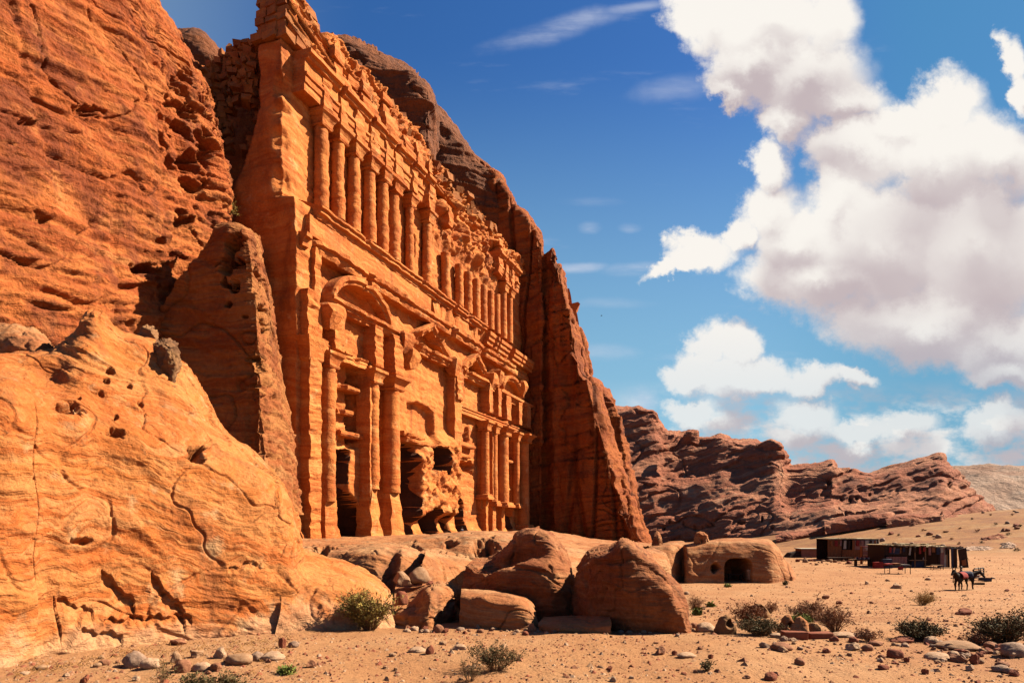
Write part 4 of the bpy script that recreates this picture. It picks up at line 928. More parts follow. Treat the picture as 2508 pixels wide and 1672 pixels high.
boulder([
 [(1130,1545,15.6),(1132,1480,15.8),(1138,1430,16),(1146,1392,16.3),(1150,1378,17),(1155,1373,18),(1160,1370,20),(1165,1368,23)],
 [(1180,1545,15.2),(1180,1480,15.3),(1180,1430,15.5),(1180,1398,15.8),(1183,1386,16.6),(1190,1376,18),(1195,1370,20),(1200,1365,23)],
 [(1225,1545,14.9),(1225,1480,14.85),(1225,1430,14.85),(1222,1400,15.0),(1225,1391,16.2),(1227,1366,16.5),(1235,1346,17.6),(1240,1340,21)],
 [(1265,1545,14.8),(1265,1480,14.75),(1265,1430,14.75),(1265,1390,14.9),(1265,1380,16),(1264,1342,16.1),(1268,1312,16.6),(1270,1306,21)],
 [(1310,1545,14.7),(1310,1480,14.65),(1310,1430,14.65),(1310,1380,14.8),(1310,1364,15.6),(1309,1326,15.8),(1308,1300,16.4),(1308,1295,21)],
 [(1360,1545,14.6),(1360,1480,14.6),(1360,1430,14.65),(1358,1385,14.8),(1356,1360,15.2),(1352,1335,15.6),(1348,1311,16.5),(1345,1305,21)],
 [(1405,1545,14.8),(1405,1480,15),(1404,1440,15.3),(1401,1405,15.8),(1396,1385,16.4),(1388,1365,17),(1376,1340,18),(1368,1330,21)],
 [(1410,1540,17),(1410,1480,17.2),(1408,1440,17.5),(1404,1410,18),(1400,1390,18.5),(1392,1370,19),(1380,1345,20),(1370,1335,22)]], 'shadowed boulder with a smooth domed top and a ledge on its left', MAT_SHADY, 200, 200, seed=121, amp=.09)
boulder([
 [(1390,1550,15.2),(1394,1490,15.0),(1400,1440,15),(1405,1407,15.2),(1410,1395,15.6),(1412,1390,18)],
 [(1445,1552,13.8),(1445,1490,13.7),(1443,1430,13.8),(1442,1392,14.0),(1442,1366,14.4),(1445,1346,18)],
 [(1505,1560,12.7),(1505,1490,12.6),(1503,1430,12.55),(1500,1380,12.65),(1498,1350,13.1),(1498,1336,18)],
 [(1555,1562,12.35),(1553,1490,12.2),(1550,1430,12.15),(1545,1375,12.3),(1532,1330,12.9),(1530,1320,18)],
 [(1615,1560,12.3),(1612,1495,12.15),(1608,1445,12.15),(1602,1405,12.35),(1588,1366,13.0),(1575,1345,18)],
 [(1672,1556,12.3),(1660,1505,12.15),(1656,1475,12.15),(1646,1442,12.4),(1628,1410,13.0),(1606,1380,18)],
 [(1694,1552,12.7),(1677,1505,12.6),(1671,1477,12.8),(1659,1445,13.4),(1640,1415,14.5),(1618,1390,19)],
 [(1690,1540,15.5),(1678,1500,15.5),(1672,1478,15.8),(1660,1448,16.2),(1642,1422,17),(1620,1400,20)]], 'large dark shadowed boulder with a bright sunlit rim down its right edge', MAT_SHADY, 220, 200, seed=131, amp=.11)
boulder([
 [(1122,1560,13.3),(1125,1500,13.2),(1127,1462,13.3),(1130,1449,13.7),(1130,1443,14.5),(1130,1442,15.5)],
 [(1180,1560,12.9),(1180,1500,12.9),(1180,1464,13),(1180,1452,13.4),(1182,1446,14.2),(1184,1445,15.5)],
 [(1240,1562,12.8),(1240,1505,12.8),(1240,1472,12.9),(1240,1459,13.2),(1243,1452,14),(1245,1451,15.3)],
 [(1285,1562,12.8),(1285,1515,12.8),(1284,1487,12.9),(1284,1474,13.2),(1287,1466,13.9),(1288,1465,15.2)],
 [(1312,1560,12.9),(1309,1527,13),(1307,1505,13.1),(1306,1492,13.4),(1307,1482,14),(1307,1481,15)],
 [(1323,1556,13.2),(1318,1532,13.3),(1315,1512,13.4),(1313,1500,13.7),(1312,1491,14.3),(1311,1490,15)],
 [(1320,1545,15),(1317,1530,15),(1314,1512,15),(1312,1500,15.2),(1310,1493,15.4),(1308,1491,16)]], 'long low slab of rock with a rounded right end and sunlit top edge', MAT_LOW, 160, 110, seed=141, amp=.025, ledge=.02)
boulder([
 [(958,1550,13.9),(960,1505,14.2),(962,1482,14.8),(965,1457,15.2),(968,1440,16.2),(970,1430,19)],
 [(1010,1552,13.2),(1010,1507,13.4),(1012,1482,14.4),(1015,1457,14.9),(1015,1440,16),(1015,1428,19)],
 [(1050,1554,12.9),(1050,1512,13.0),(1050,1472,13.3),(1052,1442,14),(1055,1428,15.5),(1058,1420,19)],
 [(1080,1554,13.6),(1080,1512,13.7),(1080,1470,13.9),(1081,1442,14.4),(1081,1427,15.8),(1080,1419,19)],
 [(1105,1550,14.7),(1105,1512,14.8),(1105,1472,15.0),(1105,1447,15.3),(1103,1431,16.4),(1100,1424,19)],
 [(1132,1548,16.2),(1132,1512,16.3),(1132,1477,16.4),(1131,1453,16.6),(1130,1444,17.3),(1128,1438,20)],
 [(1150,1545,18),(1150,1510,18),(1150,1477,18),(1149,1455,18.2),(1147,1446,18.6),(1144,1440,21)]], 'sunlit stepped rock joined to the left end of the long low slab', MAT_LOW, 150, 120, seed=151, amp=.06)
boulder([
 [(1530,1440,24),(1535,1400,23),(1540,1370,23),(1550,1352,24.5),(1555,1346,29)],[(1580,1440,22.5),(1582,1400,22),(1585,1372,22),(1590,1352,23.5),(1592,1345,29)],
 [(1625,1440,22.2),(1626,1405,22),(1628,1382,22.3),(1628,1362,23.5),(1626,1352,29)],[(1642,1440,23.5),(1641,1410,23.5),(1640,1390,23.8),(1636,1370,25),(1630,1358,29)],[(1640,1435,27),(1640,1410,27),(1638,1392,27),(1634,1374,28),(1628,1362,31)]],
 'pale weathered rock behind the large dark boulder, left of the cave rock', MAT_LOW, 100, 90, seed=161, amp=.14)
def slab_rows(x0, x1, yb, yt, d, back=1.2, tilt=0):
    xs = np.linspace(x0, x1, 5); r = []
    for i, x in enumerate(xs):
        e = 1 if i in (0, 4) else 0; t = tilt*(i/4)
        r.append([(x, yb+8, d+e*.15), (x, (yb+yt)/2+t, d+e*.1), (x, yt+3+t, d+.03+e*.1), (x, yt+t, d+.25+e*.1), (x, yt-2+t, d+back)])
    r.insert(0, [(x0+1, y, d2+.3) if k < 3 else (x0+2, y, d2+.3) for k, (x, y, d2) in enumerate(r[0])]); r.append([(x1-1, y, d2+.35) for (x, y, d2) in r[-1]])
    return r
boulder([[(1318,1562,12.5),(1318,1534,12.5),(1320,1524,12.8),(1330,1513,13.6),(1335,1511,14.5)],[(1370,1562,12.2),(1370,1534,12.2),(1370,1521,12.6),(1375,1511,13.6),(1380,1509,14.5)],[(1430,1564,12.1),(1430,1536,12.1),(1432,1521,12.5),(1436,1509,13.5),(1440,1507,14.5)],
 [(1485,1564,12.0),(1485,1534,12.0),(1486,1517,12.3),(1484,1505,13.3),(1484,1503,14.5)],[(1497,1562,12.15),(1496,1532,12.2),(1494,1514,12.5),(1491,1505,13.3),(1488,1503,14.5)],[(1496,1556,13.8),(1495,1532,13.8),(1493,1514,13.9),(1490,1506,14.1),(1488,1503,14.8)]],
 'flat pale stone step lying in front of the dome boulder', MAT_LOW, 90, 60, seed=171, amp=.02, ledge=.015)
# knobs on the bright outcrop
boulder([[(372,905,14.2),(372,870,14.2),(380,845,14.3),(386,838,14.8),(388,836,16)],[(395,925,13.9),(396,880,13.9),(398,848,14),(400,836,14.5),(400,834,16)],[(412,950,13.8),(414,890,13.8),(416,850,13.9),(414,838,14.4),(412,835,16)],[(428,945,13.9),(434,900,13.9),(434,862,14),(428,846,14.4),(422,840,16)],[(438,930,14.4),(440,900,14.4),(438,870,14.4),(432,852,14.8),(425,843,16)]],
 'dark crusted knob of rock perched on the right shoulder of the ochre outcrop', MAT_KNOB, 60, 80, seed=181, amp=.12, size=.4, strata=.02)
boulder([[(325,850,17),(328,825,17),(340,808,17),(350,802,17.6),(352,800,19)],[(355,860,16.8),(355,825,16.8),(358,806,16.9),(362,800,17.5),(363,798,19)],[(378,865,16.9),(380,830,16.9),(378,810,17),(374,804,17.6),(372,801,19)],[(388,860,17.6),(386,835,17.6),(382,815,17.7),(378,806,18),(374,803,19)]],
 'small dark shadowed rock behind the crest of the ochre outcrop', MAT_KNOB, 50, 50, seed=183, amp=.06, size=.5)
boulder([[(-60,900,14.5),(-60,850,14.5),(-55,815,14.8),(-50,798,15.6),(-50,794,18)],[(20,890,14.2),(20,850,14.2),(22,818,14.5),(25,800,15.4),(26,796,18)],[(85,885,14.2),(86,855,14.2),(86,832,14.5),(80,814,15.3),(76,808,18)],[(122,880,14.6),(122,862,14.7),(118,842,15),(108,826,15.8),(98,818,18)],[(130,880,16),(130,862,16),(126,846,16.4),(114,830,17),(102,822,18.5)]],
 'crusty weathered rock in the hollow at the left end of the ochre outcrop', MAT_LOW, 80, 60, seed=185, amp=.10, size=.6, holes=.1, hsize=.25)

# ---- cave rock
CVX = [1590, 1640, 1672, 1680, 1720, 1780, 1840, 1890, 1915, 1935, 1945]
CVT = [1345, 1330, 1328, 1330, 1327, 1321, 1320, 1325, 1345, 1385, 1408]
rows = []
for i, (x, t) in enumerate(zip(CVX, CVT)):
    d = 46.0+(1.6 if x in (1672,) else 0)+max(0, x-1890)*0.045
    dx = 0 if x < 1850 else -(x-1850)*.05
    rows.append([(x, 1436, d), (x, 1412, d), (x+dx, (1415*.6+t*.4), d+.15), (x+dx*1.5, 1415*.25+t*.75, d+.5), (x+dx*2, t+5, d+1.2), (x+dx*2.5, t, d+4), (x+dx*3, t-3, d+9)])
rows.append([(1950, 1430, 52), (1948, 1418, 52), (1946, 1410, 52.2), (1940, 1398, 52.5), (1930, 1380, 53), (1915, 1360, 54), (1900, 1345, 56)])
def cave_post(G, Nn):
    px = CX+FPX*G[..., 0]/np.maximum(G[..., 1], .1); py = HY-FPX*(G[..., 2]-CZ)/np.maximum(G[..., 1], .1)
    r = np.maximum(np.abs(px-1809)/34.0, 0); m = (1-sstep(.88, 1.0, r))*sstep(1366+14*np.clip(r, 0, 1)**4, 1369+14*np.clip(r, 0, 1)**4, py)*(G[..., 1] < 49)
    G = G+np.array([0, 4.0, 0])*m[..., None]
    G = dent(G, Nn, [(1749, 1391, 46, 6, 13, 1.2)])
    return G
CV = patch('cave_rock', rows, 300, 150, MAT_LOW, dict(amp=0.22, size=3, strata=0.05, sfreq=2.0, seed=191, crack=.06, csize=4), cols_first=True, post=cave_post)
tag(CV, 'long low rock with a wide black cave mouth in its shadowed face', 'rock')
cl = np.array(CV.location)
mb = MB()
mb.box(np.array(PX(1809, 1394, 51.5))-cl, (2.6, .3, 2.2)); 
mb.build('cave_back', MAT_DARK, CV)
cw = empty('stone_pillar', PX(1836, 1418, 46.6), 'small pale stone block standing in the right side of the cave mouth', 'stone block')
mb = MB(); mb.box((0, 0, .28), (.30, .3, .60), jit=.03); mb.box((-.02, 0, .62), (.36, .34, .14), jit=.03); mb.build('block', MAT_STONE[1], cw)
cb = empty('bench', PX(1800, 1418, 47.2), 'low dark bench inside the cave mouth', 'bench')
mb = MB(); mb.box((0, 0, .38), (1.0, .35, .06)); mb.build('seat', WOOD_D, cb)
for sx_ in (-.42, .42):
    mb = MB(); mb.box((sx_, 0, .18), (.07, .3, .36)); mb.build('leg', WOOD_D, cb)
boulder([[(1698,1330,47.5),(1700,1318,47.5),(1703,1308,47.6),(1708,1302,48),(1712,1301,49)],[(1716,1330,47.2),(1716,1318,47.2),(1717,1307,47.3),(1718,1302,47.8),(1719,1301,49)],[(1730,1332,47.2),(1731,1322,47.2),(1731,1312,47.3),(1727,1305,47.8),(1724,1302,49)],[(1738,1332,47.8),(1738,1326,47.8),(1735,1316,48),(1730,1308,48.3),(1725,1304,49)]],
 'small hollowed arch of rock sitting on top of the cave rock', MAT_LOW, 60, 50, seed=195, amp=.06, size=.5, holes=.25, hsize=.45)
boulder([[(1595,1335,50),(1598,1322,50),(1602,1312,50.2),(1606,1303,50.8),(1608,1300,52)],[(1612,1336,49.8),(1613,1322,49.8),(1613,1310,50),(1611,1302,50.6),(1610,1300,52)],[(1624,1336,50),(1623,1326,50),(1620,1314,50.3),(1615,1304,50.8),(1611,1301,52)]], 'small pointed rock at the foot of the red wall beside the cave rock', MAT_LOW, 40, 40, seed=197, amp=.06, size=.6)

# ================================================================ far ridge and hills
RX = [1440,1500,1530,1562,1600,1622,1640,1662,1690,1712,1740,1765,1800,1840,1865,1890,1912,1928,1935,1965,2010,2040,2058,2090,2125,2160,2200,2245,2290,2306,2322,2345,2372,2395,2412,2425,2440,2470]
RT = [1000,1003,1008,1006,1018,1050,1062,1068,1066,1070,1068,1064,1073,1080,1088,1083,1096,1120,1138,1136,1132,1126,1138,1142,1150,1147,1138,1130,1121,1124,1136,1158,1190,1215,1232,1245,1262,1280]
rows = []
for x, t in zip(RX, RT):
    b = np.interp(x, [1440, 1800, 1950, 2100, 2250, 2350, 2470], [1345, 1345, 1338, 1318, 1296, 1280, 1284])
    d0 = np.interp(x, [1440, 1700, 1950, 2200, 2400, 2470], [245, 225, 190, 172, 168, 172])
    rows.append([(x, b+10, d0)]+[(x, b+(t-b)*f, d0+dd) for f, dd in [(.12, 4), (.3, 13), (.5, 26), (.7, 42), (.86, 54), (.96, 62)]]+[(x, t, 67), ] if False else [(x, b+10, d0)]+[(x, b+(t-b)*f, d0+dd) for f, dd in [(.12, 3), (.3, 10), (.5, 22), (.7, 34), (.86, 42), (.96, 48), (1.0, 54)]]+[(x, t+2, d0+90)])
def ridge_post(G, Nn):
    px = CX+FPX*G[..., 0]/np.maximum(G[..., 1], .1); py = HY-FPX*(G[..., 2]-CZ)/np.maximum(G[..., 1], .1)
    # tilted beds stand out as terraces: lower-left to upper-right
    q = (py+0.235*(px-1700))/26.0+fbm(np.stack([px/90.0, py/90.0, px*0], -1), 4, 7)*1.3
    fr = q-np.floor(q); hs_ = noise(np.stack([px/160.0, np.floor(q)*5.1, px*0], -1), 9)
    st = sstep(0.0, 0.12, fr)*(1-sstep(.55, 1.0, fr))
    G = G+np.array([0, -1, 0.05])*((st-.4)*(1.2+3*hs_))[..., None]
    b, s2 = worley(G/np.array([9.0, 9.0, 6.0]), 12)
    G = G+Nn*((0.5-b)*1.1)[..., None]
    return dent(G, Nn, [(x, y, 200, rx, rz, 4) for x, y, rx, rz in [(2062,1222,4,6),(2083,1221,4,6),(2099,1218,5,6),(2130,1210,3,4),(2115,1259,16,5),(2098,1259,4,5),(2071,1257,4,6),(1640,1277,4,5),(1675,1281,3,3),(1816,1278,8,5),(1741,1286,12,4),(1701,1291,3,4),(1720,1291,3,4),(1627,1293,3,4),(1866,1270,3,7),(2030,1182,6,8),(2328,1185,4,7),(2075,1303,9,8),(1891,1290,4,4)]])
tag(patch('ridge', rows, 620, 260, MAT_RIDGE, dict(amp=5.0, size=34, strata=1.0, sfreq=.22, dip=(-.25, .1, 1), seed=201, crack=0.8, csize=24), cols_first=True, post=ridge_post), 'long reddish brown rock ridge with tilted beds and small tomb openings', kind='structure')
boulder([[(1674,1080,262),(1674,1066,262),(1678,1058,263),(1682,1054,266)],[(1692,1080,260),(1692,1062,260),(1693,1055,261),(1694,1053,266)],[(1708,1080,261),(1709,1066,261),(1710,1056,262),(1706,1053,266)],[(1714,1080,263),(1714,1070,263),(1713,1060,264),(1708,1055,266)]], 'single squarish boulder balanced on the skyline of the far ridge', MAT_RIDGE, 40, 30, seed=203, amp=.6, size=5, strata=.4, sfreq=.5)
# long ledges low on the right slope of the ridge
for k, (x0, x1, y0, y1, h_, d) in enumerate([(2020,2180,1300,1276,22,158),(2170,2312,1290,1268,20,150),(1900,2060,1330,1300,18,165)]):
    xs = np.linspace(x0, x1, 7); rr = []
    for i, x in enumerate(xs):
        t = i/6; yb = y0+(y1-y0)*t; hh = h_*(0.55+.45*math.sin(math.pi*(t*.8+.15)))
        rr.append([(x, yb+8, d), (x, yb-hh*.4, d+.3), (x, yb-hh*.85, d+1.0), (x, yb-hh, d+3), (x, yb-hh-2, d+14)])
    rr.append([(x1+3, yb+8, d+6), (x1+2, yb-hh*.3, d+6), (x1+2, yb-hh*.6, d+6), (x1, yb-hh*.8, d+7), (x1, yb-hh, d+14)])
    tag(patch('rock_ledge', rr, 140, 50, MAT_RIDGE, dict(amp=1.3, size=8, strata=.4, sfreq=.5, seed=210+k), cols_first=True), kind='structure', label='long rock ledge at the foot of the far ridge')
# far hill on the right skyline
FH = [[(2250,1300,700),(2250,1235,760),(2250,1180,850),(2250,1152,1000),(2250,1150,1300)],[(2340,1300,690),(2340,1235,750),(2340,1180,840),(2340,1151,1000),(2340,1149,1300)],[(2420,1300,690),(2420,1232,750),(2420,1176,840),(2420,1148,1000),(2420,1146,1300)],[(2520,1300,690),(2520,1230,750),(2520,1174,840),(2520,1146,1000),(2520,1144,1300)],[(2700,1300,690),(2700,1230,750),(2700,1172,840),(2700,1140,1000),(2700,1138,1300)],[(3300,1300,690),(3300,1230,750),(3300,1172,840),(3300,1130,1000),(3300,1128,1300)]]
tag(patch('far_hill', FH, 240, 110, MAT_FAR, dict(amp=14, size=90, strata=0, seed=221), cols_first=True), 'pale pinkish bare hill on the far right skyline', kind='structure')
for k, (x, y, w_, h_, d, lab) in enumerate([(2470,1332,60,26,100,'pale flat outcrop on the right slope'),(2395,1338,90,24,92,'pale low outcrop on the slope just behind the reed roofed stall'),(2440,1312,70,22,115,'dark broken rock group on the right slope')]):
    gzx, gzy, gzz = on_ground(x, y+h_*.4)
    dd_ = gzy; ww = w_/2
    rr = []
    for i, t in enumerate(np.linspace(-1, 1, 6)):
        hh = h_*math.sqrt(max(0.03, 1-t*t)); yb = HY-(gzz-CZ)/dd_*FPX+4
        rr.append([(x+ww*t, yb+6, dd_), (x+ww*t, yb-hh*.25, dd_+.4), (x+ww*t*.97, yb-hh*.5, dd_+2.5), (x+ww*t*.95, yb-hh*.62, dd_+5), (x+ww*t*.95, yb-hh*.60, dd_+9)])
    boulder(rr, lab, MAT_FAR if k < 2 else MAT_RIDGE, 80, 50, seed=230+k, amp=.5, size=2.0, strata=.2, sfreq=1.2, name='outcrop')

# ================================================================ loose stones
rng = random.Random(21)
def stone_mesh(name, seed, angular, mat, sub=2):
    bm = bmesh.new(); bmesh.ops.create_icosphere(bm, subdivisions=sub, radius=0.5)
    V = np.array([v.co[:] for v in bm.verts]); r2 = random.Random(seed)
    if angular:
        for k in range(11):
            n = np.array([r2.gauss(0, 1) for _ in range(3)]); n /= np.linalg.norm(n); lim = r2.uniform(.26, .40)
            dd = V@n; V = V-n[None]*np.maximum(dd-lim, 0)[:, None]
    V = V*(1+0.45*noise(V*2.0+seed, seed)+.22*noise(V*5+seed, seed+1))[:, None]
    V[:, 2] = np.maximum(V[:, 2], -0.28); V[:, 2] -= V[:, 2].min()
    for v, c in zip(bm.verts, V): v.co = c
    me = bpy.data.meshes.new(name); bm.to_mesh(me); bm.free(); me.materials.append(mat)
    me.polygons.foreach_set('use_smooth', np.full(len(me.polygons), not angular, bool)); return me
STM = {}
for mi in range(5):
    for k in range(3): STM[(mi, 0, k)] = stone_mesh('stone', 100+mi*10+k, False, MAT_STONE[mi], 3); STM[(mi, 1, k)] = stone_mesh('stone', 200+mi*10+k, True, MAT_STONE[mi], 3)
def stone(x, y, w, h, mi=0, ang=0, label=None, group=None, rz=None, depth=1.0, sink=.06):
    """x, y: photo point where it sits; w, h: its size in photo pixels"""
    X, Y, Z = on_ground(x, y); me = STM[(mi, ang, rng.randrange(3))]
    o = bpy.data.objects.new('stone', me); COL.objects.link(o)
    W_ = w/FPX*Y; H_ = h/FPX*Y
    o.location = (X, Y, Z-H_*sink); o.rotation_euler = (0, 0, rng.uniform(-.5, .5) if rz is None else rz)
    o.scale = (W_/0.95, W_*depth/0.95, H_/0.70)
    tag(o, label or 'small loose stone among the pebbles on the sandy ground', 'stone', group or 'loose stones on the sand'); return o
# stones with a look of their own
for a in [
 (328, 1630, 52, 34, 4, 0, 'big grey stone with a yellowish top at the left foreground, beside a white one'),
 (368, 1634, 42, 22, 1, 0, 'flat white stone leaning against the big grey one in the left foreground'),
 (432, 1624, 34, 32, 3, 1, 'upright square tan stone in the left foreground pebble group'),
 (447, 1645, 36, 28, 0, 0, 'dark brown round stone below the upright square tan one'),
 (495, 1640, 46, 18, 1, 0, 'smooth cream stone with a pinkish underside in the foreground'),
 (530, 1642, 34, 24, 0, 1, 'dark cube like stone just right of the smooth cream one'),
 (540, 1610, 38, 24, 1, 1, 'pale stone with a red broken face behind the smooth cream one'),
 (585, 1622, 66, 22, 3, 0, 'long flat tan stone partly buried in the sand'),
 (628, 1616, 30, 20, 4, 0, 'rounded grey stone at the right end of the long flat tan one'),
 (668, 1614, 54, 18, 1, 0, 'large flat whitish stone lying flush in the sand'),
 (438, 1578, 50, 18, 0, 1, 'flat brown stone close to the foot of the ochre outcrop'),
 (480, 1608, 40, 22, 3, 1, 'wedge shaped tan stone behind the pebble group'),
 (255, 1627, 26, 12, 0, 0, 'small dark flat stone left of the big grey one'),
 (692, 1586, 22, 24, 2, 1, 'upright reddish brown stone standing alone on the sand'),
 (718, 1584, 26, 14, 4, 0, 'low grey stone beside the upright reddish brown one'),
 (762, 1634, 28, 18, 0, 1, 'dark angular block alone on open sand in the foreground'),
 (208, 1672, 22, 20, 2, 1, 'dark red stone at the bottom edge of the picture'),
 (1053, 1600, 20, 20, 2, 0, 'pointed reddish stone on the open sand left of the spindly bush'),
 (1022, 1596, 42, 12, 1, 0, 'pair like flat pale stone beside a pointed reddish one'),
 (1126, 1590, 40, 12, 1, 1, 'flat white stone just behind the spindly foreground bush'),
 (1074, 1548, 26, 18, 0, 0, 'dark rounded stone in front of the low rocks'),
 (1302, 1546, 24, 22, 0, 1, 'dark upright stone at the right end of the long low slab'),
 (1618, 1602, 28, 20, 0, 1, 'brown block standing alone on bare sand right of centre'),
 (1680, 1608, 44, 10, 1, 0, 'pale flat stone beside the lone brown block'),
 (1502, 1668, 18, 12, 1, 1, 'small pale stone at the bottom edge right of centre'),
 (1914, 1590, 46, 16, 0, 0, 'brown stone with a pale right side on the open sand'),
 (2024, 1598, 22, 14, 2, 1, 'small dark red cube stone among pale pebbles'),
 (1887, 1664, 32, 18, 2, 0, 'dark red rounded stone near the bottom edge'),
 (1828, 1660, 22, 8, 0, 1, 'thin flat stone left of the dark red rounded one'),
 (2482, 1605, 62, 30, 4, 0, 'large smooth grey boulder cut by the right edge of the picture'),
 (2345, 1586, 88, 16, 3, 0, 'long low tan slab in the belt of stones at right'),
 (2282, 1574, 34, 16, 1, 0, 'rounded whitish stone at the left end of the long low tan slab'),
 (2210, 1572, 52, 14, 2, 1, 'reddish brown flat stone below the round dark bush'),
 (2090, 1590, 34, 18, 1, 1, 'pale squarish stone in the belt of stones'),
 (2125, 1592, 28, 14, 0, 0, 'brown oval stone right of the pale squarish one'),
 (2192, 1610, 36, 20, 2, 0, 'dark red stone with a smaller dark one at its foot'),
 (2355, 1604, 40, 14, 2, 1, 'brown flat stone under the long low tan slab'),
 (2295, 1612, 60, 14, 1, 0, 'long cream flat stone in the belt of stones'),
 (2345, 1620, 40, 18, 0, 1, 'grey brown wedge stone right of the long cream one'),
 (2388, 1626, 26, 24, 2, 1, 'hollow broken red stone in the right foreground'),
 (2455, 1632, 30, 12, 0, 0, 'flat dark stone in the right foreground'),
 (2450, 1642, 36, 14, 4, 0, 'grey flat stone below the flat dark one at right'),
 (2485, 1655, 28, 20, 2, 1, 'red pyramid like stone near the right bottom corner'),
 (2425, 1586, 26, 14, 0, 0, 'dark round pebble left of the large smooth grey boulder'),
 (2452, 1588, 24, 12, 2, 0, 'dark reddish pebble close to the large smooth grey boulder'),
 (2360, 1505, 36, 16, 2, 1, 'reddish stone with a pale streak on the slope beyond the round dark bush'),
 (2022, 1466, 18, 12, 0, 1, 'dark brown stone behind the reddish bushes'),
 (2195, 1441, 26, 10, 1, 1, 'pale flat slab on the open ground left of the donkeys'),
 (1728, 1545, 46, 20, 1, 0, 'pale pinkish stone at the right foot of the large dark boulder'),
 (1760, 1550, 24, 14, 3, 0, 'tan stone between the pale pinkish one and the eye like holed stone'),
 (1905, 1560, 36, 10, 1, 0, 'flat pale stone left of the two cut blocks'),
 (2070, 1558, 60, 10, 1, 0, 'thin pale slab right of the two cut blocks'),
 (2115, 1560, 46, 12, 4, 0, 'thin grey slab at the far end of the row of slabs')]:
    stone(*a, depth=.8) if False else stone(a[0], a[1], a[2], a[3], a[4], a[5], a[6], 'stones lying in front of the tomb', depth=.8)
def cut_block(x0, x1, y0, y1, lab, mat=MAT_STONE[2]):
    X, Y, Z = on_ground((x0+x1)/2, y1); w = (x1-x0)/FPX*Y; h = (y1-y0)/FPX*Y
    mb = MB(); mb.box((0, 0, 0), (w, w*.45, h), jit=.015); me = mesh_from('cut_block', mb.v, mb.f, mat, False)
    o = link('cut_block', me, None, (X, Y+w*.2, Z+h*.45)); bv = o.modifiers.new('bevel', 'BEVEL'); bv.width = .02; bv.segments = 2
    return tag(o, lab, 'stone block', 'cut blocks')
cut_block(1920, 1980, 1547, 1566, 'long squared red sandstone block, left one of two laid end to end')
cut_block(1983, 2042, 1549, 1564, 'squared red block with a rounded right end, laid end to end with another')
cut_block(1382, 1434, 1527, 1545, 'low reddish cut block in front of the flat stone step')
cut_block(1440, 1470, 1524, 1545, 'upright cut block at the right front corner of the flat stone step')
cut_block(1350, 1371, 1523, 1540, 'dark small cut block at the left front of the flat stone step')
# holed and rounded boulders among the bushes
def round_rock(x0, x1, yt, yb, lab, mat, seed, hole=None, lean=0):
    X, Y, Z = on_ground((x0+x1)/2, yb); w = (x1-x0)/FPX*Y; h = (yb-yt)/FPX*Y
    n, m = 56, 40; th = np.linspace(0, 2*math.pi, n, endpoint=False); ph = np.linspace(-0.35, math.pi/2, m)
    T_, Ph = np.meshgrid(th, ph)
    P = np.stack([np.cos(T_)*np.cos(Ph)*w/2+lean*w*np.maximum(np.sin(Ph), 0), np.sin(T_)*np.cos(Ph)*w/2*.8, np.sin(Ph)*h], -1)
    P = P*(1+.22*noise(P/max(w, h)*2.4+seed, seed)+.07*noise(P/max(w, h)*7+seed, seed))[..., None]
    if hole:
        hx, hz, hr = hole; r = np.hypot(P[..., 0]-hx*w/2, P[..., 2]-hz*h)/(hr*w); mk = (P[..., 1] < 0)
        P = P+np.array([0, 1, 0])*(mk*((1-sstep(.5, 1, r))*w*.5))[..., None]-np.array([0, 1, 0])*(mk*(np.exp(-((r-1.2)/.25)**2))*w*.05)[..., None]
    me = mesh_from('boulder', P, grid_faces(m, n, True), mat); o = link('boulder', me, None, (X, Y+w*.25, Z)); return tag(o, lab, 'rock')
round_rock(1755, 1806, 1507, 1552, 'rounded grey boulder with a pale ringed hole like an eye', MAT_KNOB, 3, (.25, .55, .22))
round_rock(1848, 1892, 1478, 1512, 'leaning pale rimmed rock behind the dark green bush', MAT_KNOB, 4, (-.2, .6, .26), lean=-.2)
round_rock(1910, 1952, 1508, 1552, 'weathered pale rock with a dark eye like hollow beside the cut blocks', MAT_LOW, 5, (.2, .5, .2))
round_rock(1942, 1988, 1512, 1556, 'smooth dome shaped brown rock behind the cut blocks', MAT_LOW, 6)
round_rock(1980, 2014, 1527, 1552, 'small dark rounded rock right of the smooth dome shaped one', MAT_KNOB, 7)
def perched(x, y, d, w, h, mi, ang, lab):
    o = bpy.data.objects.new('boulder', STM[(mi, ang, 1)]); COL.objects.link(o); o.location = PX(x, y, d); W_ = w/FPX*d; o.scale = (W_/.95, W_/.95, h/FPX*d/.7); o.rotation_euler = (0, 0, .4); return tag(o, lab, 'rock')
perched(985, 1432, 15.6, 50, 34, 3, 1, 'loose angular boulder on the ledge above the sunlit stepped rock')
perched(1026, 1427, 15.9, 50, 34, 3, 0, 'loose rounded tan boulder next to the angular one on the ledge')
perched(1053, 1431, 15.2, 18, 9, 2, 1, 'small brick like stone on the sunlit stepped rock')
perched(984, 1480, 14.3, 28, 30, 2, 0, 'red crumbling rock tucked into the step of the sunlit rock')
